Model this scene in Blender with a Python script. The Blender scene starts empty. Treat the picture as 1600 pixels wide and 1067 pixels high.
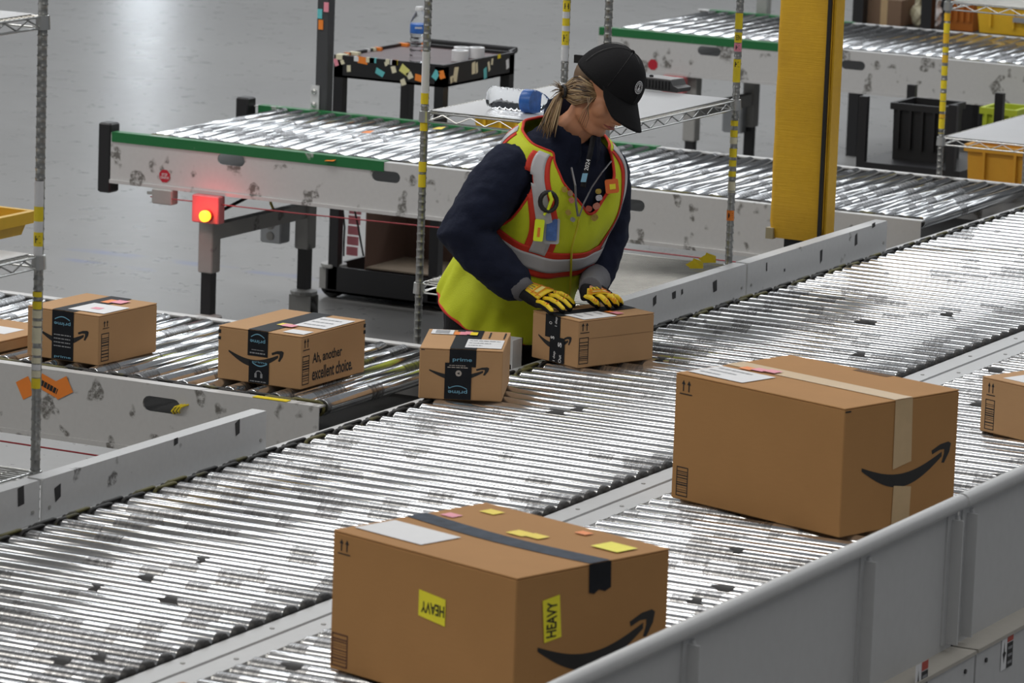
import bpy, bmesh, math, random
import numpy as np
from mathutils import Vector, Matrix, Quaternion
from mathutils.geometry import tessellate_polygon

# ------------------------------------------------------------------ camera, light, exposure
SC = bpy.context.scene
COL = SC.collection
FPX = 7047.0
CX, CY = 800.0, 533.5
_Y = np.array([3720., 1148., -FPX]); _Y /= np.linalg.norm(_Y)
_X = np.array([13900., -1783., FPX]); _X -= _Y * _X.dot(_Y); _X /= np.linalg.norm(_X)
_Z = np.cross(_X, _Y)
RM = np.array([_X, _Y, _Z])
ZR = 0.86                       # height of the roller tops
HC = ZR + 2.44                  # camera height

def ray(px, py):
    return RM @ np.array([px - CX, -(py - CY), -FPX])
_r = ray(640, 625); _t = (ZR - HC) / _r[2]
CAM = np.array([-_r[0] * _t, -_r[1] * _t, HC])

def at(px, py, z=ZR):           # pixel -> point on the horizontal plane z
    r = ray(px, py); return Vector(CAM + r * (z - CAM[2]) / r[2])
def atx(px, py, x):
    r = ray(px, py); return Vector(CAM + r * (x - CAM[0]) / r[0])
def aty(px, py, y):
    r = ray(px, py); return Vector(CAM + r * (y - CAM[1]) / r[1])
def pr(p):
    c = RM.T @ (np.array(p, float) - CAM); return CX + FPX * c[0] / -c[2], CY - FPX * c[1] / -c[2], -c[2]

cd = bpy.data.cameras.new('camera'); cam = bpy.data.objects.new('camera', cd); COL.objects.link(cam)
cd.sensor_fit = 'HORIZONTAL'; cd.sensor_width = 36.0; cd.lens = FPX * 36.0 / 1600.0
cd.clip_end = 300
m4 = Matrix.Identity(4)
for i in range(3):
    for j in range(3): m4[i][j] = RM[i][j]
    m4[i][3] = CAM[i]
cam.matrix_world = m4
cd.dof.use_dof = True; cd.dof.focus_distance = 13.2; cd.dof.aperture_fstop = 10.0
SC.camera = cam
SC.view_settings.view_transform = 'Standard'
SC.view_settings.look = 'None'
SC.view_settings.gamma = 1.0
SC.view_settings.exposure = 0.12
SC.view_settings.use_curve_mapping = False

w = bpy.data.worlds.new('hall'); SC.world = w; w.use_nodes = True
w.node_tree.nodes['Background'].inputs[0].default_value = (0.92, 0.95, 1.0, 1)
w.node_tree.nodes['Background'].inputs[1].default_value = 0.15

def area(name, loc, sx, sy, power, col, rot=(0, 0, 0)):
    l = bpy.data.lights.new(name, 'AREA'); l.shape = 'RECTANGLE'; l.size = sx; l.size_y = sy
    l.energy = power; l.color = col
    o = bpy.data.objects.new(name, l); COL.objects.link(o); o.location = loc; o.rotation_euler = rot
    return o
# rows of high-bay strip lamps under the roof of the hall
for k, yy in enumerate((-7.0, 2.0, 11.0, 17.0, 23.0, 30.0)):
    for q, xx in enumerate((-14.0, -4.5, 5.0)):
        warm = (1.0, 0.95, 0.87) if yy < 0 else ((1.0, 0.98, 0.95) if yy < 5 else (0.95, 0.98, 1.0))
        area('high_bay_lamp', (xx, yy, 8.5), 8.0, 1.5, 150 if xx > 0 else (330 if yy < 15 else 250), warm)
# ------------------------------------------------------------------ mesh helpers
R_ = math.radians
class MB:
    def __init__(s): s.v = []; s.f = []
    def add(s, vs, fs):
        n = len(s.v); s.v += [tuple(p) for p in vs]; s.f += [tuple(i + n for i in f) for f in fs]; return s
    def box(s, a, b, rot=None, c=None):
        x0, y0, z0 = a; x1, y1, z1 = b
        vs = [Vector(p) for p in ((x0,y0,z0),(x1,y0,z0),(x1,y1,z0),(x0,y1,z0),(x0,y0,z1),(x1,y0,z1),(x1,y1,z1),(x0,y1,z1))]
        if rot: vs = [rot @ (p - c) + c for p in vs]
        return s.add(vs, [(0,3,2,1),(4,5,6,7),(0,1,5,4),(1,2,6,5),(2,3,7,6),(3,0,4,7)])
    def rbox(s, a, b, r=0.005):             # box with chamfered vertical and horizontal edges
        x0,y0,z0 = a; x1,y1,z1 = b
        def ring(z, i): return [(x0+i+r,y0+i,z),(x1-i-r,y0+i,z),(x1-i,y0+i+r,z),(x1-i,y1-i-r,z),(x1-i-r,y1-i,z),(x0+i+r,y1-i,z),(x0+i,y1-i-r,z),(x0+i,y0+i+r,z)]
        vs = ring(z0, r) + ring(z0 + r, 0) + ring(z1 - r, 0) + ring(z1, r)
        fs = [tuple(range(7, -1, -1)), tuple(range(24, 32))]
        for k in range(3):
            for i in range(8): j = (i+1) % 8; fs.append((k*8+i, k*8+j, k*8+8+j, k*8+8+i))
        return s.add(vs, fs)
    def tube(s, pts, rad, n=10, caps=True, round_ends=False, flat=None):
        P = [Vector(p) for p in pts]
        if not isinstance(rad, (list, tuple)): rad = [rad] * len(P)
        rad = list(rad)
        if round_ends:
            d0 = (P[0] - P[1]).normalized(); d1 = (P[-1] - P[-2]).normalized(); r0 = rad[0]; r1 = rad[-1]
            pre = [(P[0] + d0 * r0 * math.sin(a), r0 * math.cos(a)) for a in (1.4, 1.05, .55)]
            post = [(P[-1] + d1 * r1 * math.sin(a), r1 * math.cos(a)) for a in (.55, 1.05, 1.4)]
            P = [q for q, _ in pre] + P + [q for q, _ in post]; rad = [q for _, q in pre] + rad + [q for _, q in post]
        vs = []; fs = []; m = len(P)
        T = [(P[min(i+1, m-1)] - P[max(i-1, 0)]).normalized() for i in range(m)]
        u = T[0].orthogonal().normalized()
        if flat is not None:
            u = (Vector(flat[0]) - T[0] * Vector(flat[0]).dot(T[0])).normalized()
        for i in range(m):
            u = (u - T[i] * u.dot(T[i]))
            u = u.normalized() if u.length > 1e-9 else T[i].orthogonal().normalized()
            v = T[i].cross(u)
            k = flat[1] if flat is not None else 1.0
            for j in range(n):
                a = 2 * math.pi * j / n
                vs.append(P[i] + (u * math.cos(a) * k + v * math.sin(a)) * rad[i])
        for i in range(m - 1):
            for j in range(n):
                j2 = (j + 1) % n; fs.append((i*n+j, i*n+j2, (i+1)*n+j2, (i+1)*n+j))
        if caps: fs.append(tuple(range(n - 1, -1, -1))); fs.append(tuple(range((m-1)*n, m*n)))
        return s.add(vs, fs)
    def cyl(s, a, b, r, n=12): return s.tube([a, b], r, n)
    def lathe(s, prof, n=20, axis=None, org=(0,0,0)):      # profile [(r,z)...] about local z
        vs = []; fs = []; m = len(prof); q = axis if axis else Matrix.Identity(3); o = Vector(org)
        for r, z in prof:
            for j in range(n):
                a = 2*math.pi*j/n; vs.append(o + q @ Vector((r*math.cos(a), r*math.sin(a), z)))
        for i in range(m-1):
            for j in range(n): j2 = (j+1) % n; fs.append((i*n+j, i*n+j2, (i+1)*n+j2, (i+1)*n+j))
        fs.append(tuple(range(n-1,-1,-1))); fs.append(tuple(range((m-1)*n, m*n)))
        return s.add(vs, fs)
    def ell(s, c, rx, ry, rz, q=None, nu=20, nv=14):
        c = Vector(c); q = q if q else Matrix.Identity(3); vs = []; fs = []
        for i in range(nv + 1):
            t = math.pi * i / nv; t = min(max(t, .02), math.pi - .02)
            for j in range(nu):
                a = 2*math.pi*j/nu
                vs.append(c + q @ Vector((rx*math.sin(t)*math.cos(a), ry*math.sin(t)*math.sin(a), rz*math.cos(t))))
        for i in range(nv):
            for j in range(nu): j2 = (j+1) % nu; fs.append((i*nu+j, (i+1)*nu+j, (i+1)*nu+j2, i*nu+j2))
        fs.append(tuple(range(nu))); fs.append(tuple(range((nv+1)*nu-1, nv*nu-1, -1)))
        return s.add(vs, fs)
    def prism(s, outer, holes, fn, th):        # 2-D outline with holes -> solid; fn(u,v,w)->point
        loops = [outer] + holes
        flat = [p for l in loops for p in l]; n = len(flat)
        tris = tessellate_polygon([[Vector((p[0], p[1], 0)) for p in l] for l in loops])
        vs = [fn(p[0], p[1], 0) for p in flat] + [fn(p[0], p[1], th) for p in flat]
        fs = [tuple(t) for t in tris] + [tuple(i + n for i in reversed(t)) for t in tris]
        k = 0
        for l in loops:
            L = len(l)
            for i in range(L): a = k+i; b = k+(i+1) % L; fs.append((a, b, b+n, a+n))
            k += L
        return s.add(vs, fs)
    def poly(s, pts):                          # flat polygon of 3-D points
        tr = tessellate_polygon([[Vector(p) for p in pts]]); return s.add(pts, [tuple(t) for t in tr])
    def mesh(s, name, smooth=False, fix=True):
        me = bpy.data.meshes.new(name); me.from_pydata(s.v, [], s.f); me.update()
        if fix:
            bm = bmesh.new(); bm.from_mesh(me); bmesh.ops.recalc_face_normals(bm, faces=bm.faces); bm.to_mesh(me); bm.free()
        if smooth:
            for p in me.polygons: p.use_smooth = True
        return me
def smooth_angle(me, ang=40):
    for p in me.polygons: p.use_smooth = True
    bm = bmesh.new(); bm.from_mesh(me)
    for e in bm.edges:
        if len(e.link_faces) == 2 and e.calc_face_angle(0) > R_(ang): e.smooth = False
    bm.to_mesh(me); bm.free()
def link(name, me, mat, parent=None, label=None, loc=None, sm=None):
    if isinstance(me, MB):
        me = me.mesh(name)
        if sm: smooth_angle(me, sm)
    o = bpy.data.objects.new(name, me); COL.objects.link(o)
    if mat is not None and len(me.materials) == 0: me.materials.append(mat)
    if parent is not None: o.parent = parent
    if loc is not None: o.location = loc
    if label: o['label'] = label
    return o
def thing(name, label, cat, loc=(0,0,0), rz=0, group=None):
    o = bpy.data.objects.new(name, None); COL.objects.link(o); o.empty_display_size = 0.1
    o.location = loc; o.rotation_euler = (0, 0, rz); o['label'] = label; o['category'] = cat
    if group: o['group'] = group
    return o
def tag(o, label, cat, group=None):
    o['label'] = label; o['category'] = cat
    if group: o['group'] = group
    return o
def struct(o): o['kind'] = 'structure'; return o
def stadium(cx, cy, L, r, n=6):
    pts = []
    for k in range(n + 1): a = -math.pi/2 + math.pi*k/n; pts.append((cx + L/2 - r + r*math.cos(a), cy + r*math.sin(a)))
    for k in range(n + 1): a = math.pi/2 + math.pi*k/n; pts.append((cx - L/2 + r + r*math.cos(a), cy + r*math.sin(a)))
    return pts
READABLE = {'prime', 'Ah, another', 'excellent choice.', 'HEAVY', 'I dep', 'O', 'Out', 's', 'STOP', 'CONVEYOR', '2024', 'EIN', 'K', 'E', 'H'}
_tc = {}
def text2d(body, bold=0.0, shear=0.0):          # triangles of a line of writing, normalised to x 0..1*aspect, y 0..1
    key = (body, bold)
    if key not in _tc:
        cu = bpy.data.curves.new('t', 'FONT'); cu.body = body; cu.offset = bold; cu.resolution_u = 3; cu.align_x = 'LEFT'
        o = bpy.data.objects.new('t', cu); COL.objects.link(o)
        bpy.context.view_layer.update()
        me = bpy.data.meshes.new_from_object(o.evaluated_get(bpy.context.evaluated_depsgraph_get()))
        vs = [(v.co.x, v.co.y) for v in me.vertices]; fs = [tuple(p.vertices) for p in me.polygons]
        bpy.data.objects.remove(o); bpy.data.curves.remove(cu); bpy.data.meshes.remove(me)
        _tc[key] = (vs, fs)
    return _tc[key]
def put_text(mb, body, fn, u0, v0, u1, v1, rot=0, bold=0.012):   # fit writing into the rectangle; rot in quarter turns
    if body not in READABLE:                    # print too small to read in the photograph: dashes
        r = random.Random(len(body)*7 + int(1e4*abs(u0))); x = 0.0
        while x < .97:
            l = min(r.uniform(.08, .24), 1 - x); a0, a1 = u0 + (u1-u0)*x, u0 + (u1-u0)*(x + l*.8)
            mb.add([fn(a0, v0), fn(a1, v0), fn(a1, v0 + (v1-v0)*.7), fn(a0, v0 + (v1-v0)*.7)], [(0,1,2,3)]); x += l
        return mb
    vs, fs = text2d(body, bold)
    xs = [p[0] for p in vs]; ys = [p[1] for p in vs]
    a0, a1, b0, b1 = min(xs), max(xs), min(ys), max(ys); out = []
    for x, y in vs:
        a = (x - a0) / (a1 - a0); b = (y - b0) / (b1 - b0)
        for _ in range(rot % 4): a, b = 1 - b, a
        out.append(fn(u0 + (u1 - u0) * a, v0 + (v1 - v0) * b))
    mb.add(out, fs); return mb

# ------------------------------------------------------------------ materials
MT = {}
def nodes(name):
    m = bpy.data.materials.new(name); m.use_nodes = True; nt = m.node_tree
    b = nt.nodes['Principled BSDF']; MT[name] = m
    return m, nt, b
def lk(nt, a, b): nt.links.new(a, b)
def nnode(nt, t, **kw):
    n = nt.nodes.new(t)
    for k, v in kw.items():
        if k in n.inputs: n.inputs[k].default_value = v
        else: setattr(n, k, v)
    return n
def mixc(nt, fac, a, b):
    n = nt.nodes.new('ShaderNodeMix'); n.data_type = 'RGBA'
    for sock, val in ((n.inputs[0], fac), (n.inputs[6], a), (n.inputs[7], b)):
        if isinstance(val, bpy.types.NodeSocket): lk(nt, val, sock)
        elif isinstance(val, (int, float)): sock.default_value = val
        else: sock.default_value = (*val, 1) if len(val) == 3 else val
    return n.outputs[2]
def ramp(nt, src, lo, hi, inv=False):
    n = nt.nodes.new('ShaderNodeMapRange'); n.inputs[1].default_value = lo; n.inputs[2].default_value = hi
    n.inputs[3].default_value = 1 if inv else 0; n.inputs[4].default_value = 0 if inv else 1
    lk(nt, src, n.inputs[0]); return n.outputs[0]
def math_(nt, op, a, b=None):
    n = nt.nodes.new('ShaderNodeMath'); n.operation = op
    for i, v in enumerate((a, b)):
        if v is None: continue
        if isinstance(v, bpy.types.NodeSocket): lk(nt, v, n.inputs[i])
        else: n.inputs[i].default_value = v
    return n.outputs[0]
def coords(nt, kind='Object', scale=(1,1,1), loc=(0,0,0)):
    t = nt.nodes.new('ShaderNodeTexCoord'); mp = nt.nodes.new('ShaderNodeMapping')
    mp.inputs['Scale'].default_value = scale; mp.inputs['Location'].default_value = loc
    lk(nt, t.outputs[kind], mp.inputs[0]); return mp.outputs[0]
def noise(nt, vec, scale, detail=3, rough=.55):
    n = nnode(nt, 'ShaderNodeTexNoise', Scale=scale, Detail=detail, Roughness=rough)
    if vec is not None: lk(nt, vec, n.inputs['Vector'])
    return n.outputs['Fac']
def bump(nt, b, h, strength=.2, dist=.002):
    n = nnode(nt, 'ShaderNodeBump', Strength=strength, Distance=dist); lk(nt, h, n.inputs['Height']); lk(nt, n.outputs[0], b.inputs['Normal'])
def plain(name, col, rough=.5, metal=0.0, var=.08, vscale=30, bmp=0.0, spec=.5):
    m, nt, b = nodes(name); b.inputs['Roughness'].default_value = rough; b.inputs['Metallic'].default_value = metal
    b.inputs['Specular IOR Level'].default_value = spec
    c = coords(nt); n = noise(nt, c, vscale)
    dark = tuple(x * (1 - var) for x in col); light = tuple(min(1, x * (1 + var)) for x in col)
    lk(nt, mixc(nt, n, dark, light), b.inputs['Base Color'])
    if bmp: bump(nt, b, n, bmp)
    return m
def scuffed(name, col, patch, s1=9.0, lo=.60, rough=.45, seed=(0,0,0), metal=0.0):
    m, nt, b = nodes(name); b.inputs['Roughness'].default_value = rough; b.inputs['Metallic'].default_value = metal
    c = coords(nt, loc=seed)
    big = noise(nt, c, s1, 2); fine = noise(nt, c, s1 * 5, 4, .7); vfine = noise(nt, c, 60, 2)
    k = math_(nt, 'MULTIPLY', ramp(nt, big, lo, lo + .035), ramp(nt, fine, .38, .55))
    base = mixc(nt, vfine, tuple(x * .9 for x in col), col)
    lk(nt, mixc(nt, k, base, patch), b.inputs['Base Color'])
    return m
def emis(name, col, s):
    m, nt, b = nodes(name); b.inputs['Base Color'].default_value = (*col, 1)
    b.inputs['Emission Color'].default_value = (*col, 1); b.inputs['Emission Strength'].default_value = s
    return m

WHITE = scuffed('white_steel', (.58,.58,.58), (.15,.145,.135), 9.0, .575)
WHITE2 = scuffed('white_guard', (.60,.61,.62), (.12,.12,.12), 10.0, .70)
RAILW = plain('grey_white_rail', (.50,.51,.52), .42, var=.05)
GREEN = scuffed('green_paint', (.012,.16,.045), (.35,.38,.35), 10, .66, .4)
BLACK = plain('black_plastic', (.012,.012,.013), .45)
BLACKS = plain('black_steel', (.014,.014,.016), .4)
RUBBER = plain('black_rubber', (.02,.02,.02), .65, var=.3)
POSTM = plain('zinc_post', (.36,.365,.355), .33, .85, var=.25, vscale=12)
CHROME = plain('zinc_wire', (.62,.63,.62), .28, .9, var=.1)
GREYST = scuffed('grey_steel', (.36,.36,.35), (.12,.12,.11), 8, .66, .45)
GAPSHADE = plain('gap_shade', (.03,.03,.03), .7)  # near-black colour standing in for the shade beneath the rollers
CARDS = {}
def card(name, col):
    m, nt, b = nodes(name); b.inputs['Roughness'].default_value = .75; b.inputs['Specular IOR Level'].default_value = .2
    c = coords(nt, scale=(1,1,6)); n = noise(nt, c, 25, 4); g = noise(nt, coords(nt), 4, 2)
    a = mixc(nt, n, tuple(x*.9 for x in col), col); lk(nt, mixc(nt, ramp(nt, g, .3, .7), a, tuple(x*.88 for x in col)), b.inputs['Base Color'])
    bump(nt, b, n, .08); return m
CARD = card('cardboard', (.52,.31,.155))
CARDB = card('cardboard_large', (.46,.245,.095))
CARDIN = card('cardboard_seam', (.16,.09,.045))
INK = plain('black_ink', (.012,.012,.013), .6)
TAPEB = plain('black_tape', (.014,.016,.020), .6, var=.3, spec=.15)
BLUEI = plain('blue_print', (.17,.40,.55), .5)
GREYI = plain('grey_print', (.30,.31,.33), .5)
PAPER = plain('white_paper', (.74,.75,.77), .6, var=.04)
TAN = plain('kraft_tape', (.56,.40,.22), .4)
YEL = plain('yellow_sticker', (.85,.66,.02), .5)
YELH = plain('yellow_heavy_label', (.88,.80,.03), .5)
ORA = plain('orange_sticker', (.85,.24,.03), .5)
PINK = plain('pink_sticker', (.80,.28,.36), .5)
TEAL = plain('teal_sticker', (.13,.52,.55), .5)
CREAM = plain('cream_sticker', (.72,.68,.50), .6)
BINY = plain('yellow_plastic', (.78,.47,.02), .45)
BINO = plain('orange_plastic', (.62,.30,.02), .5)
PADY = None
def _pad():
    m, nt, b = nodes('yellow_vinyl'); b.inputs['Roughness'].default_value = .5
    c = coords(nt, scale=(1,1,1)); n = noise(nt, c, 60, 3); st = noise(nt, coords(nt, scale=(2,2,60)), 6, 2); g = noise(nt, c, 2.5, 3)
    a = mixc(nt, n, (.66,.36,.012), (.78,.46,.02)); a = mixc(nt, math_(nt, 'MULTIPLY', ramp(nt, g, .5, .8), .6), a, (.45,.24,.02))
    lk(nt, a, b.inputs['Base Color']); bump(nt, b, st, .25, .004); return m
PADY = _pad()
def _roller(name, tint, patch_amt, r0=.17):
    m, nt, b = nodes(name); b.inputs['Metallic'].default_value = .93
    oi = nt.nodes.new('ShaderNodeObjectInfo'); tc = nt.nodes.new('ShaderNodeTexCoord')
    g = nt.nodes.new('ShaderNodeNewGeometry')
    big = noise(nt, g.outputs['Position'], 1.9, 3)
    sep = nt.nodes.new('ShaderNodeSeparateXYZ'); lk(nt, tc.outputs['Object'], sep.inputs[0])
    cmb = nt.nodes.new('ShaderNodeCombineXYZ')
    lk(nt, math_(nt, 'ADD', sep.outputs[2], math_(nt, 'MULTIPLY', oi.outputs['Random'], 60.)), cmb.inputs[0])
    vo = nt.nodes.new('ShaderNodeTexVoronoi'); vo.voronoi_dimensions = '1D'; vo.inputs['Scale'].default_value = 14.0
    lk(nt, math_(nt, 'ADD', sep.outputs[2], math_(nt, 'MULTIPLY', oi.outputs['Random'], 60.)), vo.inputs['W'])
    sp = nt.nodes.new('ShaderNodeSeparateColor'); lk(nt, vo.outputs['Color'], sp.inputs[0])
    thr = math_(nt, 'SUBTRACT', 1.02, math_(nt, 'MULTIPLY', ramp(nt, big, .40, .70), patch_amt))
    dirt = math_(nt, 'GREATER_THAN', sp.outputs[0], thr)
    fine = noise(nt, cmb.outputs[0], 90, 3)
    fr_ = nt.nodes.new('ShaderNodeMapRange'); lk(nt, fine, fr_.inputs[0]); fr_.inputs[1].default_value = .3; fr_.inputs[2].default_value = .6; fr_.inputs[3].default_value = .55
    dirt = math_(nt, 'MULTIPLY', dirt, fr_.outputs[0])
    base = mixc(nt, sp.outputs[1], tuple(x*.86 for x in tint), tint)
    base = mixc(nt, math_(nt, 'MULTIPLY', ramp(nt, fine, .5, .9), .35), base, tuple(x*.5 for x in tint))
    lk(nt, mixc(nt, math_(nt, 'MULTIPLY', dirt, .85), base, (.13,.13,.135)), b.inputs['Base Color'])
    rr = nt.nodes.new('ShaderNodeMapRange'); lk(nt, dirt, rr.inputs[0]); rr.inputs[3].default_value = r0; rr.inputs[4].default_value = .30
    lk(nt, rr.outputs[0], b.inputs['Roughness'])
    return m
ROLL = _roller('galvanised_roller', (.84,.85,.86), .80)
ROLLX = _roller('galvanised_roller_feed', (.78,.80,.82), .62, .13)
# ------------------------------------------------------------------ floor and far wall
def _floor():
    m, nt, b = nodes('polished_concrete')
    c = coords(nt); n = noise(nt, c, .5, 4); f2 = noise(nt, c, 6, 5, .65)
    a = mixc(nt, n, (.215,.213,.21), (.285,.282,.275)); a = mixc(nt, math_(nt, 'MULTIPLY', ramp(nt, f2, .35, .85), .12), a, (.15,.15,.16))
    # worn blue floor line, painted along x
    sp = nt.nodes.new('ShaderNodeSeparateXYZ'); lk(nt, c, sp.inputs[0])
    wn = noise(nt, c, 2.2, 3)
    def line(y, w_):
        d = math_(nt, 'ABSOLUTE', math_(nt, 'SUBTRACT', sp.outputs[1], y)); return ramp(nt, d, w_ * .8, w_, True)
    l = math_(nt, 'MAXIMUM', line(6.02, .05), line(5.75, .04))
    l = math_(nt, 'MULTIPLY', l, math_(nt, 'MULTIPLY', ramp(nt, wn, .48, .62), .5))
    a = mixc(nt, l, a, (.10,.14,.34)); lk(nt, a, b.inputs['Base Color'])
    rr = nt.nodes.new('ShaderNodeMapRange'); lk(nt, f2, rr.inputs[0]); rr.inputs[3].default_value = .22; rr.inputs[4].default_value = .36
    lk(nt, rr.outputs[0], b.inputs['Roughness']); bump(nt, b, noise(nt, c, 1.5, 2), .05, .01)
    return m
FLOORM = _floor()
fl = struct(link('floor', MB().box((-40,-25,-.2), (30,60,0)), FLOORM)); fl['label'] = 'grey polished concrete warehouse floor'
wl = struct(link('wall_back', MB().box((-60,48,0), (40,48.3,11)), plain('far_wall', (.22,.23,.24), .7))); wl['label'] = 'distant grey warehouse wall'
# bright window strip of a far dock door; only its reflection shows in the floor
hit = at(228, 60, 0); dirv = (Vector((hit.x, hit.y, 0)) - Vector((CAM[0], CAM[1], 0))).normalized()
kx = hit.x + dirv.x * (47.9 - hit.y) / dirv.y
dr = struct(link('door_1', MB().box((kx - 1.6, 47.9, 0), (kx + 1.6, 48, 4.2)), plain('door_paint', (.3,.31,.33), .6))); dr['label'] = 'far dock door with a lit window strip'
link('pane', MB().box((kx - .28, 47.86, 1.2), (kx + .28, 47.9, 3.2)), emis('daylight_pane', (.85,.93,1.0), 26.0), dr)

# ------------------------------------------------------------------ conveyors
RAD = .0241; PITCH = .0762
_rm = {}
def roller_mesh(L, mat, key):
    k = (round(L, 4), key)
    if k not in _rm:
        prof = [(.010, 0), (.019, .0), (RAD - .0015, .001), (RAD, .004), (RAD, L - .004), (RAD - .0015, L - .001), (.019, L), (.010, L)]
        me = MB().lathe(prof, 18).mesh('roller'); smooth_angle(me, 35); me.materials.append(mat); _rm[k] = me
    return _rm[k]
def cap_mesh(key='cap'):
    if key not in _rm:
        me = MB().lathe([(.02, 0), (.027, .001), (.028, .004), (.028, .012), (.025, .016), (.012, .017)], 14).mesh('end_cap'); smooth_angle(me, 40); me.materials.append(BLACK); _rm[key] = me
    return _rm[key]
def _beltm():
    m, nt, b = nodes('drive_belt'); b.inputs['Roughness'].default_value = .6
    oi = nt.nodes.new('ShaderNodeObjectInfo'); n = noise(nt, coords(nt), 20, 2)
    k = ramp(nt, math_(nt, 'MULTIPLY', n, oi.outputs['Random']), .32, .45)
    lk(nt, mixc(nt, k, (.018,.018,.018), (.12,.11,.03)), b.inputs['Base Color']); return m
BELT = _beltm()
def belt_mesh():
    if 'belt' not in _rm:
        pts = []; r = RAD - .006
        for k in range(7): a = math.pi/2 + math.pi*k/6; pts.append((0, r*math.cos(a), r*math.sin(a)))
        for k in range(7): a = -math.pi/2 + math.pi*k/6; pts.append((0, PITCH + r*math.cos(a), r*math.sin(a)))
        pts.append(pts[0])
        me = MB().tube(pts, .0052, 6, caps=False).mesh('drive_belt', True); me.materials.append(BELT); _rm['belt'] = me
    return _rm['belt']
def inst(name, me, parent, loc, rot=(0,0,0)):
    o = bpy.data.objects.new(name, me); COL.objects.link(o); o.parent = parent; o.location = loc; o.rotation_euler = rot; return o

# main sorter, far lane (rollers lie along x, goods travel along y)
main = thing('roller_conveyor', 'wide grey roller conveyor lane nearest the worker, with white guard panels', 'conveyor', (.49, 0, 0))
def ML(p): return (p[0] - .49, p[1], p[2])
Y0, Y1 = -3.75, 5.75
nr = int((Y1 - Y0) / PITCH)
RM1 = roller_mesh(.90, ROLL, 'm')
for i in range(nr):
    y = Y0 + i * PITCH
    r = inst('roller', RM1, main, ML((.05, y, ZR - RAD)), (0, math.pi/2, 0))
    c = inst('end_cap', cap_mesh(), r, (0, 0, .90), (0, 0, 0))
    inst('drive_belt', belt_mesh(), main, ML((.034 if i % 2 else .018, y, ZR - RAD)))
hubs = MB()
for i in range(nr): hubs.cyl(ML((.0, Y0 + i*PITCH, ZR - RAD)), ML((.05, Y0 + i*PITCH, ZR - RAD)), RAD - .010, 10)
o = link('roller_hubs', hubs, RUBBER, main, sm=40); o['kind'] = 'stuff'
link('shade_sheet', MB().box(ML((-.05, Y0, ZR - .16)), ML((1.0, Y1, ZR - .15))), GAPSHADE, main)  # dark sheet added so the gaps between rollers read black
def lprof(parent, name, x0, x1, z0, z1, ya, yb, mat, side):     # L-shaped channel along y
    mb = MB()
    mb.box(ML((x0, ya, z1 - .004)), ML((x1, yb, z1)))
    mb.box(ML((x0 if side < 0 else x1 - .004, ya, z0)), ML((x0 + .004 if side < 0 else x1, yb, z1 - .004)))
    return link(name, mb, mat, parent)
lprof(main, 'side_channel', -.075, .0, ZR - .19, ZR - .036, Y0, Y1, WHITE2, 1)
# guard panels standing on the far edge
def guard(ya, yb):
    mb = MB(); z0, z1 = ZR - .034, ZR + .072; xa, xb = -.066, -.060
    ch = .02
    mb.prism([(ya, z0), (yb, z0), (yb, z1 - .004), (yb - .004, z1), (ya + .004, z1), (ya, z1 - .004)], [], lambda u, v, q: ML((xa + q, u, v)), xb - xa)
    mb.box(ML((-.105, ya, z1 - .005)), ML((-.066, yb, z1)))      # folded lip
    g = link('guard_panel', mb, WHITE2, main)
    for yy in (ya + .03, yb - .03):
        bm = MB().cyl(ML((xb - .001, yy, z0 + .03)), ML((xb + .003, yy, z0 + .03)), .005, 8); link('bolt', bm, GREYST, g)
for a, b_ in ((-3.75, -2.86), (-2.85, -1.79), (-1.775, -.69), (1.32, 2.395), (2.41, 3.585)): guard(a, b_)
p = at(818, 560, ZR - .03); link('bracket', MB().box(ML((-.115, .80, ZR - .03)), ML((-.06, .805, ZR + .055))).box(ML((-.064, .74, ZR - .03)), ML((-.06, .805, ZR + .055))), WHITE2, main)
# divider between the two lanes
mb = MB(); zt = ZR - .012
for xa, xb in ((.972, 1.034), (1.046, 1.108)): mb.box(ML((xa, Y0, zt - .012)), ML((xb, Y1, zt)))
mb.box(ML((1.034, Y0, zt - .03)), ML((1.046, Y1, zt - .008)))
mb.box(ML((.974, Y0, zt - .15)), ML((.978, Y1, zt - .012)))
dv = link('divider', mb, RAILW, main)
bt = MB(); 
for i in range(24):
    bt.cyl(ML((1.003, -3.6 + i * .38, zt)), ML((1.003, -3.6 + i*.38, zt + .002)), .006, 8).cyl(ML((1.078, -3.5 + i * .38, zt)), ML((1.078, -3.5 + i*.38, zt + .002)), .006, 8)
link('divider_bolts', bt, GREYST, dv)['kind'] = 'stuff'
for yy in (-3.4, -.45, 3.9):
    for xx in (-.02, .9): link('leg', MB().box(ML((xx, yy - .04, 0)), ML((xx + .06, yy + .04, ZR - .16))), GREYST, main)

# near lane with tall outer side rail
lane2 = thing('roller_conveyor', 'near roller conveyor lane behind the tall white side rail, carrying the largest cartons', 'conveyor', (1.6, 0, 0))
def M2(p): return (p[0] - 1.6, p[1], p[2])
Y1b = 4.4
RM2 = roller_mesh(.98, ROLL, 'm')
for i in range(int((Y1b - Y0) / PITCH)): inst('roller', RM2, lane2, M2((1.122, Y0 + i*PITCH + .02, ZR - RAD)), (0, math.pi/2, 0))
st = MB()
for i in range(int((Y1b - Y0) / PITCH)): st.cyl(M2((1.108, Y0 + i*PITCH + .02, ZR - RAD + .004)), M2((1.123, Y0 + i*PITCH + .02, ZR - RAD + .004)), .008, 6)
link('roller_axles', st, CHROME, lane2)['kind'] = 'stuff'
link('shade_sheet', MB().box(M2((1.11, Y0, ZR - .16)), M2((2.12, Y1b, ZR - .15))), GAPSHADE, lane2)  # same added dark sheet, painting the shade under this lane
ZRT = ZR + .205
def xr(y): return 2.138
joints = [-3.75, -1.20, 1.25, 3.7]
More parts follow.
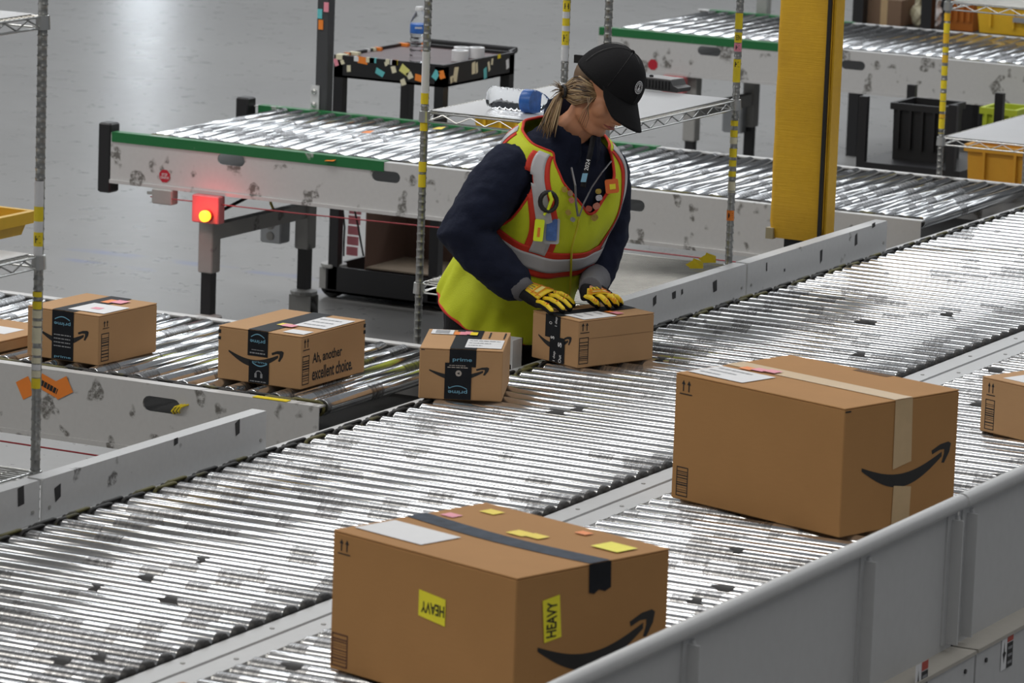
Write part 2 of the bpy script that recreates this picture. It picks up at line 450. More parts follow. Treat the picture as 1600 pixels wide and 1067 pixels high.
for ya, yb in zip(joints[:-1], joints[1:]):
    ya += .006; yb -= .006
    p_ = link('side_rail_panel', MB().box(M2((2.125, ya, ZR - .15)), M2((2.133, yb, ZRT))), RAILW, lane2)
    q_ = MB().tube([M2((2.138, ya, ZRT)), M2((2.138, yb, ZRT))], .019, 14)
    link('rail_cap', q_, RAILW, p_, sm=50)
    ribs = [ya + .04] + [q for q in (-2.70, -1.77, -.25, .55, 2.0, 2.9) if ya + .1 < q < yb - .1] + [yb - .04]; n_rib = len(ribs)
    for k in range(n_rib):
        yy = ribs[k]
        rb = MB(); hw = .03 if k in (0, n_rib - 1) else .024
        rb.box(M2((2.133, yy - hw, ZR - .13)), M2((2.137, yy + hw, ZRT - .02)))
        rb.box(M2((2.137, yy - .004, ZR - .13)), M2((2.165, yy + .002, ZRT - .035)))
        rb.tube([M2((2.137, yy + hw - .008, ZRT - .03)), M2((2.142, yy + hw - .008, ZRT - .045)), M2((2.142, yy + hw - .008, ZRT - .075))], .008, 8)
        link('stiffener_rib', rb, RAILW, p_)
    lp = link('lower_panel', MB().box(M2((2.19, ya, .12)), M2((2.195, yb, ZR - .148))), RAILW, lane2)
    link('ledge', MB().box(M2((2.125, ya, ZR - .155)), M2((2.200, yb, ZR - .146))), plain('dusty_ledge', (.40,.38,.34), .6) if 'dusty_ledge' not in MT else MT['dusty_ledge'], lane2)
    for k in range(9):
        yy = ya + .06 + k * (yb - ya - .12) / 8
        link('bolt', MB().cyl(M2((2.195, yy, ZR - .185)), M2((2.199, yy, ZR - .185)), .006, 8), BLACKS, lp)
def warn(y, z):                 # crush hazard label on the lower panel: pictogram half and black half with red head
    f = lambda u, v, e=.0: M2((2.1965 + e, y + u, z + v))
    q = link('warning_label', MB().poly([f(0,0), f(.075,0), f(.075,.085), f(0,.085)]), PAPER, lane2, 'white and black warning label with red heading')
    link('label_block', MB().poly([f(.036,.0,.0006), f(.075,0,.0006), f(.075,.062,.0006), f(.036,.062,.0006)]), INK, q)
    link('label_heading', MB().poly([f(.036,.064,.0006), f(.075,.064,.0006), f(.075,.085,.0006), f(.036,.085,.0006)]), plain('label_red', (.42,.05,.03), .5) if 'label_red' not in MT else MT['label_red'], q)
    link('pictogram', MB().poly([f(.018,.015,.0006), f(.022,.03,.0006), f(.030,.04,.0006), f(.022,.045,.0006), f(.018,.07,.0006), f(.014,.045,.0006), f(.008,.04,.0006), f(.014,.03,.0006)]), INK, q)
    t = MB()
    for k in range(3): put_text(t, '----', lambda a, b: f(a, b, .0009), .042, .045 - k*.018, .070, .055 - k*.018)
    link('label_lettering', t, GREYI, q)
P_ = atx(1563, 1049, 2.1965); warn(P_.y, P_.z)
P_ = atx(1436, 1092, 2.1965); warn(P_.y - .03, P_.z)
for yy in (-3.2, -.9, 1.4):
    for xx in (1.2, 2.08): link('leg', MB().box(M2((xx, yy - .04, 0)), M2((xx + .06, yy + .04, ZR - .16))), GREYST, lane2)

def xconv(label, x0, x1, y0, y1, slots, greens, rollpitch=PITCH, legs=(), far_green=None, x_off=0.0, ends=True):
    t = thing('roller_conveyor', label, 'conveyor', ((x0+x1)/2, y0, 0)); ox, oy = (x0+x1)/2, y0
    L = lambda p: (p[0] - ox, p[1] - oy, p[2])
    zb, zt = ZR - .192, ZR - .004
    sl = [stadium(sx, sz, .125, .022) for sx, sz in slots]
    mb = MB(); mb.prism([(x0, zb), (x1, zb), (x1, zt), (x0, zt)], sl, lambda u, v, q: L((u, y0 + q, v)), .005)
    mb.box(L((x0, y0 + .005, zt - .005)), L((x1, y0 + .04, zt)))
    mb.box(L((x0, y0 - .008, zb - .014)), L((x1, y0 + .03, zb)))
    fr = link('side_frame', mb, WHITE, t)
    mb = MB().box(L((x0, y1 - .005, zb)), L((x1, y1, zt))).box(L((x0, y1 - .04, zt - .005)), L((x1, y1 - .005, zt)))
    fr2 = link('side_frame', mb, WHITE, t)
    link('shade_sheet', MB().box(L((x0 + .02, y0 + .01, zb + .02)), L((x1 - .02, y1 - .01, zb + .03))), GAPSHADE, t)  # added dark sheet, shade of the bed put in as colour
    for a, b_ in greens:
        link('green_edge', MB().box(L((a, y0 - .003, zt - .036)), L((b_, y0 + .042, zt + .003))), GREEN, fr)
    if far_green: link('green_edge', MB().box(L((far_green[0], y1 - .042, zt - .03)), L((far_green[1], y1 + .003, zt + .003))), GREEN, fr2)
    LR = (y1 - .045) - (y0 + .085)
    me = roller_mesh(LR, ROLLX, 'x'); n = int((x1 - x0 - .05) / rollpitch)
    hb = MB()
    for i in range(n):
        x = x1 - .04 - i * rollpitch
        inst('roller', me, t, L((x, y0 + .085, ZR - RAD)), (-math.pi/2, 0, 0))
        hb.cyl(L((x, y0 + .04, ZR - RAD)), L((x, y0 + .086, ZR - RAD)), RAD - .010, 10)
        if i < n - 1: inst('drive_belt', belt_mesh(), t, L((x, y0 + (.052 if i % 2 else .068), ZR - RAD)), (0, 0, math.pi/2))
    link('roller_hubs', hb, RUBBER, t, sm=40)['kind'] = 'stuff'
    return t, L
def caster(parent, L, x, y, ztop, r=.062):
    mb = MB().cyl(L((x, y, r*2 + .02)), L((x, y, ztop)), .022, 10); s = link('caster_stem', mb, BLACKS, parent)
    fk = MB().lathe([(.05, .0), (.056, .006), (.056, .018), (.03, .026)], 14, org=L((x, y, r*2 + .012)))
    fk.box(L((x - .05, y - .035, r - .02)), L((x + .05, y - .029, r*2 + .014))).box(L((x - .05, y + .029, r - .02)), L((x + .05, y + .035, r*2 + .014)))
    link('caster_fork', fk, GREYST, parent)
    wh = MB().lathe([(.02, -.024), (r - .006, -.022), (r, -.014), (r, .014), (r - .006, .022), (.02, .024)], 20, axis=Matrix.Rotation(math.pi/2, 3, 'X'), org=L((x, y, r)))
    link('caster_wheel', wh, RUBBER, parent, sm=40)

# feed conveyor at the left front
FLC, LA = xconv('white sided feed conveyor at left carrying two smiling-arrow cartons and a flat mailer', -2.45, -.165, -.225, .80,
    [(aty(252, 634, -.225).x, ZR - .062), (-1.95, ZR - .062)], [])
for xx, yy in ((-2.3, .0), (-2.3, .6), (-.75, .0), (-.75, .6)): link('leg', MB().box(LA((xx - .03, yy - .03, .14)), LA((xx + .03, yy + .03, ZR - .2))), GREYST, FLC); caster(FLC, LA, xx, yy, .16)
for k, (px, py, w_, h_, a) in enumerate(((40, 606, .048, .055, .5), (78, 603, .075, .045, -.35), (97, 606, .06, .05, .5))):
    c = aty(px, py, -.2265); f = lambda u, v: LA((c.x + u*math.cos(a) - v*math.sin(a), -.2265 - .0006*k, c.z + u*math.sin(a) + v*math.cos(a)))
    s_ = link('sticker', MB().poly([f(-w_/2,-h_/2), f(w_/2,-h_/2), f(w_/2,h_/2), f(-w_/2,h_/2)]), ORA, FLC, 'orange sticker')
    if k == 1:
        g_ = lambda u, v: LA((c.x + u*math.cos(a) - v*math.sin(a), -.228, c.z + u*math.sin(a) + v*math.cos(a)))
        link('sticker_lettering', put_text(MB(), '----', g_, -.03, -.012, .03, .012), INK, s_)
cb = MB()
for k in range(3):
    b0 = aty(268 + k*5, 648, -.23); cb.tube([LA((b0.x, -.215, b0.z)), LA((b0.x + .004, -.236, b0.z + .012)), LA((b0.x + .016, -.238, b0.z + .026)), LA((b0.x + .03, -.225, b0.z + .032)), LA((b0.x + .05, -.20, b0.z + .03))], .0028, 6)
link('cable_loop', cb, YEL, FLC, 'yellow cable loops poking out of the slot')
ys = at(418, 623, ZR + .001); link('sticker', MB().box(LA((ys.x - .055, -.226, ZR - .003)), LA((ys.x + .055, -.20, ZR - .001))), YEL, FLC, 'yellow tape on frame edge')

e0 = aty(-5, 688, -.24); e1 = aty(180, 716, -.24); link('pull_cord', MB().tube([LA((-2.4, -.24, e0.z)), LA(e0), LA(e1), LA((-.2, -.24, e1.z - .01))], .0028, 6), plain('red_cord', (.30,.02,.03), .5), FLC)
# conveyor with green end edges behind the worker
GC, LG = xconv('white conveyor with green painted edge and red-lit stop button behind the worker', -3.62, -.15, 4.12, 5.27,
    [(aty(361, 250, 4.12).x, aty(361, 250, 4.12).z), (aty(603, 276, 4.12).x, aty(603, 276, 4.12).z), (aty(984, 320, 4.12).x, aty(984, 320, 4.12).z)],
    [(-3.615, aty(600, 262, 4.12).x)], far_green=(-3.6, -1.75))
for px, yy in ((181, 4.16), (394, 5.22)):
    xx = -3.655; link('end_bumper', MB().rbox(LG((xx - .03, yy - .035, ZR - .25)), LG((xx + .03, yy + .035, ZR + .03)), .006), BLACKS, GC)
# upright strut bolted to the far frame
bx_ = aty(505, 165, 5.3).x
mb = MB().rbox(LG((bx_ - .028, 5.275, ZR - .05)), LG((bx_ + .028, 5.33, 2.35)), .004); sp_ = link('strut', mb, plain('charcoal_strut', (.05,.052,.056), .45), GC, 'charcoal upright strut')
link('strut_bracket', MB().box(LG((bx_ - .045, 5.268, ZR - .06)), LG((bx_ - .004, 5.274, ZR + .10))), WHITE2, sp_)
for zz in (.02, .075): link('bolt', MB().lathe([(.012,0),(.012,.006),(.005,.009)], 8, axis=Matrix.Rotation(math.pi/2,3,'X'), org=LG((bx_ - .025, 5.268, ZR + zz))), CHROME, sp_)
for k, (dz, dx, m_) in enumerate(((.40, -.012, TEAL), (.355, -.006, ORA), (.43, .018, PINK))):
    link('sticker', MB().box(LG((bx_ + dx - .012, 5.272 - .0004*k, ZR + dz - .02)), LG((bx_ + dx + .01, 5.2745, ZR + dz + .02))), m_, sp_)
# legs
for px, yy, zz in ((335, 4.19, 0), (462, 4.95, 0)):
    xx = -3.195
    lg = link('leg', MB().rbox(LG((xx - .033, yy - .033, .33)), LG((xx + .033, yy + .033, ZR - .2)), .004), GREYST, GC)
    link('inner_leg', MB().box(LG((xx - .022, yy - .022, .16)), LG((xx + .022, yy + .022, .34))), BLACKS, lg)
    caster(GC, LG, xx, yy, .2)
link('cross_brace', MB().box(LG((-3.217, 4.22, .46)), LG((-3.173, 4.92, .52))), GREYST, GC)
for yy in (4.19, 4.95): link('leg', MB().rbox(LG((-.75, yy - .033, .0)), LG((-.69, yy + .033, ZR - .2)), .004), GREYST, GC)
jb = link('junction_box', MB().rbox(LG((-3.36, 4.86, .35)), LG((-3.26, 4.94, .46)), .006), plain('galvanised_box', (.45,.47,.49), .35, .6), GC)
for dz in (.03, .075): link('knockout', MB().lathe([(.018,0),(.018,.003),(.012,.004)], 12, axis=Matrix.Rotation(math.pi/2,3,'X'), org=LG((-3.31, 4.859, .35 + dz))), GREYST, jb)
cb = MB().tube([LG((-3.24, 4.9, .66)), LG((-3.29, 4.85, .60)), LG((-3.30, 4.84, .52)), LG((-3.26, 4.85, .44))], .006, 6)
link('cable', cb, plain('yellow_cable', (.45,.36,.05), .5), GC)
link('cable', MB().tube([LG((-3.21, 4.85, .66)), LG((-3.26, 4.8, .61)), LG((-3.34, 4.5, .52)), LG((-3.40, 4.4, .50))], .007, 6), BLACK, GC)
# stop sign, pull switch, lit push button, red pull cord
def octa(cx, cz, r, y, n=8, rot=math.pi/8): return [LG((cx + r*math.cos(2*math.pi*k/n + rot), y, cz + r*math.sin(2*math.pi*k/n + rot))) for k in range(n)]
c = aty(257, 275, 4.118)
sg = link('stop_sign_sticker', MB().poly(octa(c.x, c.z, .027, 4.1185)), plain('sign_red', (.45,.012,.03), .4), GC, 'red octagonal stop conveyor sticker')
t = MB(); put_text(t, 'STOP', lambda a, b: LG((c.x + a, 4.1178, c.z + b)), -.013, .0, .013, .011); put_text(t, 'CONVEYOR', lambda a, b: LG((c.x + a, 4.1178, c.z + b)), -.021, -.012, .021, -.002); link('sign_lettering', t, PAPER, sg)
a_ = aty(243, 293, 4.13); b_ = aty(274, 320, 4.13)
sw = link('pull_switch', MB().rbox(LG((a_.x, 4.10, b_.z)), LG((b_.x, 4.15, a_.z)), .004), GREYST, GC)
link('switch_lever', MB().box(LG((a_.x - .03, 4.115, a_.z - .028)), LG((a_.x, 4.122, a_.z - .016))), GREYST, sw)
a_ = aty(306, 302, 4.11); b_ = aty(347, 350, 4.11)
pbx = link('button_box', MB().rbox(LG((a_.x, 4.08, b_.z)), LG((b_.x, 4.13, a_.z)), .004), plain('pink_box', (.62,.16,.17), .5), GC, 'red lit push button box')
c = aty(323, 337, 4.07)
link('button_collar', MB().lathe([(.024,0),(.024,.012),(.02,.014)], 16, axis=Matrix.Rotation(math.pi/2,3,'X'), org=LG((c.x, 4.08, c.z))), plain('red_collar', (.6,.05,.03), .4), pbx)
link('lit_button', MB().lathe([(.021,0),(.0225,.006),(.0225,.02),(.017,.026),(.008,.027)], 20, axis=Matrix.Rotation(math.pi/2,3,'X'), org=LG((c.x, 4.068, c.z))), emis('amber_lamp', (1.0,.36,.02), 3.2), pbx, 'glowing amber push button')
pl = bpy.data.lights.new('button_glow', 'POINT'); pl.energy = .5; pl.color = (1,.05,.06); pl.shadow_soft_size = .02
po = bpy.data.objects.new('button_glow', pl); COL.objects.link(po); po.parent = pbx; po.location = LG((c.x + .005, 4.0, c.z + .03))
e0 = aty(235, 307, 4.105); e1 = aty(700, 357, 4.105)
link('pull_cord', MB().tube([LG(e0), LG((e0 + e1) / 2 - Vector((0,0,.004))), LG(e1), LG((-.5, 4.105, e1.z - .0))], .0028, 6), MT['red_cord'], GC)

# third conveyor further back
BC, LB = xconv('blurred white conveyor with green edge at the back of the hall', -3.87, -.15, 8.97, 10.15,
    [(aty(1108, 80, 8.97).x, aty(1108, 80, 8.97).z), (aty(1333, 102, 8.97).x, aty(1333, 102, 8.97).z)], [(-3.865, aty(1216, 72, 8.97).x)], far_green=(-3.8, -3.0))
c = aty(1020, 101, 8.968)
link('stop_sign_sticker', MB().poly([LB((c.x + .028*math.cos(math.pi*k/4 + .39), 8.968, c.z + .028*math.sin(math.pi*k/4 + .39))) for k in range(8)]), MT['sign_red'], BC, 'red octagonal sticker')
a_ = aty(1038, 117, 8.96); b_ = aty(1072, 130, 8.96)
link('button_box', MB().rbox(LB((a_.x, 8.93, b_.z - .05)), LB((b_.x, 8.98, a_.z)), .004), MT['pink_box'], BC)
xx = aty(1192, 12, 10.18).x; link('strut', MB().rbox(LB((xx - .03, 10.16, ZR - .05)), LB((xx + .03, 10.22, 2.3)), .004), GREYST, BC)
for yy in (9.05, 9.75):
    xx = aty(1172, 190, 9.75).x
    lg = link('leg', MB().rbox(LB((xx - .033, yy - .033, .33)), LB((xx + .033, yy + .033, ZR - .2)), .004), GREYST, BC)
    link('inner_leg', MB().box(LB((xx - .022, yy - .022, .16)), LB((xx + .022, yy + .022, .34))), BLACKS, lg); caster(BC, LB, xx, yy, .2)
link('cross_brace', MB().box(LB((xx - .022, 9.08, .44)), LB((xx + .022, 9.72, .50))), GREYST, BC)
c = aty(1150, 185, 9.7); link('junction_box', MB().rbox(LB((c.x - .06, 9.66, c.z - .07)), LB((c.x + .05, 9.72, c.z + .07)), .006), MT['galvanised_box'], BC)
for yy in (9.05, 9.9): link('leg', MB().rbox(LB((-.75, yy - .033, .0)), LB((-.69, yy + .033, ZR - .2)), .004), GREYST, BC)
# ------------------------------------------------------------------ wire shelving
ZS = (ZR + .055, 1.462, ZR + 1.20)
LINER = plain('shelf_liner', (.66,.67,.69), .30, var=.05, vscale=8)
def post_mesh(h):
    prof = [(.011, 0)]
    z = .03
    while z < h - .02:
        prof += [(.0118, z), (.0131, z + .002), (.0131, z + .005), (.0118, z + .007)]; z += .0254
    prof += [(.0125, h), (.004, h + .002)]
    me = MB().lathe(prof, 12).mesh('post'); smooth_angle(me, 60); me.materials.append(POSTM); return me
PM = post_mesh(2.25)
def wire_unit(label, x0, x1, y0, y1, zs, liners, stickers):
    t = thing('wire_shelving', label, 'shelving', ((x0+x1)/2, (y0+y1)/2, 0)); ox, oy = (x0+x1)/2, (y0+y1)/2
    L = lambda x, y, z: (x - ox, y - oy, z)
    posts = {}
    for i, (x, y) in enumerate(((x0,y0),(x1,y0),(x0,y1),(x1,y1))):
        posts[i] = inst('post', PM, t, L(x, y, 0))
    for k, z in enumerate(zs):
        fr = MB()
        for (a, b) in (((x0,y0),(x1,y0)), ((x1,y0),(x1,y1)), ((x1,y1),(x0,y1)), ((x0,y1),(x0,y0))):
            va = Vector((*a, 0)); vb = Vector((*b, 0)); d = (vb - va).normalized(); n = int((vb - va).length / .052)
            va2 = va + d * .015; vb2 = vb - d * .015
            for dz in (0, -.028): fr.tube([L(va2.x, va2.y, z + dz), L(vb2.x, vb2.y, z + dz)], .0032, 6)
            pts = [L(*(va2.lerp(vb2, i / n).xy), z - (.004 if i % 2 else .026)) for i in range(n + 1)]
            fr.tube(pts, .0024, 5)
        sh = link('shelf_frame', fr, CHROME, t, sm=60)
        dk = MB(); n = int((y1 - y0) / .021)
        for i in range(1, n): yy = y0 + (y1 - y0) * i / n; dk.tube([L(x0, yy, z + .003), L(x1, yy, z + .003)], .0020, 5)
        for xx in (x0 + .15, (x0+x1)/2, x1 - .15): dk.tube([L(xx, y0, z - .001), L(xx, y1, z - .001)], .003, 5)
        dk_ = link('wire_deck', dk, POSTM, sh); dk_['kind'] = 'stuff'
        if liners[k]: link('shelf_liner', MB().box(L(x0 + .02, y0 + .01, z + .0052), L(x1 - .02, y1 - .01, z + .0068)), LINER, sh)
        cl = MB()
        for i, (x, y) in enumerate(((x0,y0),(x1,y0),(x0,y1),(x1,y1))):
            cm = MB().lathe([(.0135, 0), (.019, .001), (.017, .036), (.0135, .037)], 12, org=L(x, y, z - .032)); link('collar', cm, CHROME, posts[i], sm=40).parent = t
    for (i, z0, h, m_, txt) in stickers:
        x, y = ((x0,y0),(x1,y0),(x0,y1),(x1,y1))[i]
        sm_ = MB(); n = 8
        for q in range(n):      # wrap round the camera-facing half of the post
            a0 = -2.55 + 2.3*q/n; a1 = -2.55 + 2.3*(q+1)/n; r = .0138
            sm_.add([L(x + r*math.cos(a0), y + r*math.sin(a0), z0), L(x + r*math.cos(a1), y + r*math.sin(a1), z0), L(x + r*math.cos(a1), y + r*math.sin(a1), z0 + h), L(x + r*math.cos(a0), y + r*math.sin(a0), z0 + h)], [(0,1,2,3)])
        s_ = link('sticker', sm_, m_, t)
        if txt:
            F = lambda u, v: L(x + .0142*math.cos(-1.2 + u/.0142), y + .0142*math.sin(-1.2 + u/.0142), z0 + v)
            link('sticker_lettering', put_text(MB(), txt, F, -.008, h*.25, .008, h*.75), INK, s_)
    return t, L
def zpx(x, y, py):              # height of the point above (x,y) that shows at image row py
    a = pr((x, y, 0))[1]; b = pr((x, y, 1))[1]; z = (py - a) / (b - a)
    for _ in range(4): z += (pr((x, y, z))[1] - py) / (a - b)
    return z
def stks(i, x, y, rows): return [(i, zpx(x, y, b), zpx(x, y, a) - zpx(x, y, b), m_, t_) for a, b, m_, t_ in rows]
ux0, ux1 = -.765, -.135
rnd = random.Random(4)
def ragged(i, x, y, a, b, mats):
    out = []; p = a
    while p < b: h = rnd.uniform(6, 16); out.append((p, min(p + h, b), rnd.choice(mats), None)); p += h + rnd.uniform(0, 9)
    return stks(i, x, y, out)
S2 = stks(0, ux0, 1.45, [(80,145,PAPER,None),(145,162,YEL,None),(190,204,YEL,None),(252,268,YEL,None),(272,292,YEL,None)])
S2 += stks(3, ux1, 2.42, [(20,45,YEL,None),(50,66,YEL,'EIN'),(67,80,PINK,'K'),(92,108,YEL,'K'),(108,128,YEL,None),(328,344,ORA,'E')]) + ragged(3, ux1, 2.42, 188, 300, [YEL, YEL, CREAM, YEL])
S2 += stks(2, ux0, 2.42, [(0,18,YEL,'H'),(18,28,PAPER,None),(28,40,YEL,None),(40,48,PAPER,None),(48,70,YEL,'K'),(70,95,PAPER,None)])
U2, LU2 = wire_unit('chrome wire shelving beside the worker with two water-bottle level shelves', ux0, ux1, 1.45, 2.42, ZS, (False, True, True), S2)
S1 = stks(3, ux1 - .03, -1.65, [(282,322,PAPER,None),(322,345,YEL,None),(345,362,PAPER,None),(362,384,YEL,'K'),(384,400,PAPER,None),(455,463,YEL,None),(470,482,YEL,None),(590,606,YEL,None)]) + ragged(3, ux1 - .03, -1.65, 484, 590, [PAPER, CREAM])
U1, LU1 = wire_unit('chrome wire shelving at the far left edge in front of the feed conveyor', ux0, ux1 - .03, -2.70, -1.65, ZS, (False, True, True), S1)
S3 = ragged(0, -.80, 5.9, 20, 208, [YEL, YEL, BINY])
U3, LU3 = wire_unit('chrome wire shelving at the right edge beyond the yellow column', -.80, -.17, 5.90, 6.87, ZS, (True, False, True), S3)

# ------------------------------------------------------------------ padded column
cyl_x1, cyl_y0 = -.235, 3.33
xA = atx(1283, 380, cyl_x1)                 # near right bottom corner of the pad
zB = xA.z; y0c = xA.y; wX = .205; wY = .12
col = thing('padded_column', 'yellow vinyl padded column with black zip strip behind the guard rail', 'column', (cyl_x1 - wX/2, y0c + wY/2, 0))
LC = lambda x, y, z: (x - (cyl_x1 - wX/2), y - (y0c + wY/2), z)
link('steel_core', MB().box(LC(cyl_x1 - wX + .05, y0c + .03, 0), LC(cyl_x1 - .05, y0c + wY - .03, 3.2)), BLACKS, col)
pm = MB(); nz = 40; ring = []
def padring(z, b=0):
    r = .02; x0, x1, y0, y1 = cyl_x1 - wX, cyl_x1, y0c, y0c + wY; pts = []
    for cx, cy, a0 in ((x0+r,y0+r,180),(x1-r,y0+r,270),(x1-r,y1-r,0),(x0+r,y1-r,90)):
        for k in range(4): a = R_(a0 + 30*k); pts.append(LC(cx + (r+b)*math.cos(a), cy + (r+b)*math.sin(a), z))
    return pts
vs = []; fs = []
for i in range(nz + 1):
    z = zB + (3.2 - zB) * i / nz; vs += padring(z, .0012*math.sin(i*1.7) - (.008 if i == 0 else 0))
for i in range(nz):
    for j in range(16): fs.append((i*16+j, i*16+(j+1)%16, (i+1)*16+(j+1)%16, (i+1)*16+j))
fs.append(tuple(range(15,-1,-1))); fs.append(tuple(range(nz*16, nz*16+16)))
pd = link('pad', MB().add(vs, fs), PADY, col, sm=50)
link('zip_strip', MB().box(LC(cyl_x1 - .014, y0c - .008, zB), LC(cyl_x1 - .002, y0c + .006, 3.2)), BLACK, pd)
link('flap', MB().box(LC(cyl_x1 + .002, y0c + .012, zB + .005), LC(cyl_x1 + .010, y0c + .085, 3.2)), PADY, pd)
link('corner_tape', MB().box(LC(cyl_x1 - wX - .006, y0c - .007, zB - .004), LC(cyl_x1 - wX + .022, y0c + .02, zB + .035)), plain('grimy_tape', (.35,.30,.18), .5), pd)

# ------------------------------------------------------------------ cartons
def face_fns(W, L, H, e=.0007):
    left = lambda u, v, k=1: (-W + u, -e*k, v)          # u 0..W
    right = lambda u, v, k=1: (e*k, u, v)               # u 0..L
    top = lambda u, v, k=1: (-W + u, v, H + e*k)
    return left, right, top
def quad(fn, u0, v0, u1, v1, k=1): return MB().poly([fn(u0,v0,k), fn(u1,v0,k), fn(u1,v1,k), fn(u0,v1,k)])
def smile(fn, u0, v0, w_, h_, k=1):
    n = 22; up = []; lo = []
    for i in range(n + 1):
        s = i / n; x = s*.90*w_
        base = h_*(.62 - 1.0*math.sin(math.pi*min(1, s*.93+.02))**1.0*.62) + h_*.10*s
        th = h_*.40*math.sin(math.pi*min(1, .08 + s*.80))
        lo.append((x, base - th*.5)); up.append((x, base + th*.5))
    pts = lo + up[::-1]
    mb = MB().poly([fn(u0 + x, v0 + y, k) for x, y in pts])
    ar = [(.78,.78),(.88,.93),(.97,.97),(1.0,.90),(.985,.65),(.93,.34),(.90,.36),(.925,.62),(.925,.76),(.87,.76),(.79,.66)]
    mb.poly([fn(u0 + x*w_, v0 + y*h_, k) for x, y in ar]); return mb
def arrows(fn, u, v, w_, h_, k=1):
    mb = MB()
    for c in (.28, .72):
        x = u + c*w_; s = w_*.05
        mb.poly([fn(x-s, v+h_*.22, k), fn(x+s, v+h_*.22, k), fn(x+s, v+h_*.75, k), fn(x-s, v+h_*.75, k)])
        mb.poly([fn(x-s*3.2, v+h_*.70, k), fn(x+s*3.2, v+h_*.70, k), fn(x, v+h_, k)])
    mb.poly([fn(u, v, k), fn(u+w_, v, k), fn(u+w_, v+h_*.08, k), fn(u, v+h_*.08, k)]); return mb
def certbox(fn, u, v, w_, h_, k=1, seed=1):
    r = random.Random(seed); t = w_*.07; mb = MB()
    def q(a, b, c, d): mb.poly([fn(a,b,k), fn(c,b,k), fn(c,d,k), fn(a,d,k)])
    q(u, v, u+t, v+h_); q(u+w_-t, v, u+w_, v+h_); q(u, v, u+w_, v+t); q(u, v+h_-t, u+w_, v+h_)
    y = v + h_*.13
    while y < v + h_*.88: b = r.uniform(.012, .05)*h_; q(u+t, y, u+w_-t, y+b); y += b + r.uniform(.03, .08)*h_
    return mb
def carton(label, M, ex, W, L, H, cardm, seam='y', bulge=.004, group=None, name='carton', tilt=0):
    t = thing(name, label, 'box', M, math.atan2(ex.y, ex.x), group)
    b = MB(); n = 6
    # body with slightly bulged side walls, open rim
    def wall(pa, pb):
        vs = []; fs = []; nx, nz_ = 6, 5; pa = Vector(pa); pb = Vector(pb); d = (pb - pa); nrm = Vector((d.y, -d.x, 0)).normalized()
        for j in range(nz_ + 1):
            for i in range(nx + 1):
                s = i/nx; v = j/nz_; o = bulge*math.sin(math.pi*s)*math.sin(math.pi*v)
                vs.append(pa + d*s + nrm*o*.0 + Vector((0,0,H*v)) + nrm*0)
        for j in range(nz_):
            for i in range(nx): a = j*(nx+1)+i; fs.append((a, a+1, a+nx+2, a+nx+1))
        b.add(vs, fs)
    b.rbox((-W, 0, 0), (0, L, H - .004), .0025)
    link('body', b, cardm, t)
    # two top flaps meeting under the tape
    g = .0012
    if seam == 'y':
        flaps = (((-W, 0), (-W/2 - g, L)), ((-W/2 + g, 0), (0, L)))
    else:
        flaps = (((-W, 0), (0, L/2 - g)), ((-W, L/2 + g), (0, L)))
    for (a, c) in flaps:
        f = MB().rbox((a[0], a[1], H - .0035), (c[0], c[1], H), .0012); link('flap', f, cardm, t)
    return t
def from_px(LBp, MBp, MTp, RTp, dx=0):
    Lp = at(*LBp); M = at(*MBp); ex = (M - Lp); W = ex.length; ex.normalize(); ey = Vector((-ex.y, ex.x, 0))
    H = zpx(M.x, M.y, MTp[1]) - ZR
    Rp = at(*RTp, ZR + H); return M, ex, W, (Rp - M).dot(ey), H
SIT = Vector((0, 0, .0005))
# --- small upright carton
M, ex, W, L, H = from_px((653.4,622.4),(783.5,628.7),(787.7,549.2),(794.7,519.7))
B = carton('small carton with two black tape pieces and light-blue prime lettering, at the merge', M + SIT, ex, W, L, H, CARD)
lf, rf, tf = face_fns(W, L, H)
link('smile_print', smile(lf, W*.12, H*.42, W*.72, H*.26), INK, B)
tp = link('packing_tape', quad(lf, W*.36, H*.66, W*.68, H, 2), TAPEB, B)
tp2 = link('packing_tape', quad(lf, W*.31, .002, W*.63, H*.73, 3), TAPEB, B)
link('packing_tape', quad(tf, W*.36, 0, W*.68, L, 2), TAPEB, B)
link('tape_lettering', put_text(MB(), 'prime', lambda a, b: lf(a, b, 4), W*.40, H*.745, W*.63, H*.835, 0), BLUEI, tp)
mm = put_text(MB(), 'prime', lambda a, b: lf(a, b, 4), W*.355, H*.12, W*.585, H*.215, 2)
arc = [(.36 + .22*k/10, .235 + .055*math.sin(math.pi*k/10)) for k in range(11)]
mm.poly([lf(W*a, H*b, 4) for a, b in arc] + [lf(W*a, H*(b - .016), 4) for a, b in arc[::-1]])
mm.poly([lf(W*.355, H*.27, 4), lf(W*.36, H*.225, 4), lf(W*.385, H*.232, 4)])
link('tape_lettering', mm, BLUEI, tp2)
g = put_text(MB(), '------------------', lambda a, b: lf(a, b, 4), W*.34, H*.635, W*.60, H*.66); put_text(g, '-------------------', lambda a, b: lf(a, b, 4), W*.36, H*.675, W*.56, H*.695)
n = 18; g.poly([lf(W*.475 + H*.06*math.cos(2*math.pi*k/n), H*.53 + H*.06*math.sin(2*math.pi*k/n), 4) for k in range(n)])
link('tape_print', g, plain('pale_print', (.42,.38,.34), .5), tp2)
link('tape_print', MB().poly([lf(W*.455, H*.53, 5), lf(W*.487, H*.555, 5), lf(W*.487, H*.505, 5)]), INK, tp2)
lb = link('shipping_label', quad(tf, W*.53, L*.08, W*.97, L*.52, 3), PAPER, B)
tx = MB()
for k, s in enumerate(('----------------------', '------------', '-----------')): put_text(tx, s, lambda a, b: tf(a, b, 4), W*.56, L*(.42 - .12*k), W*(.93 - .1*k), L*(.46 - .12*k))
link('label_print', tx, GREYI, lb)
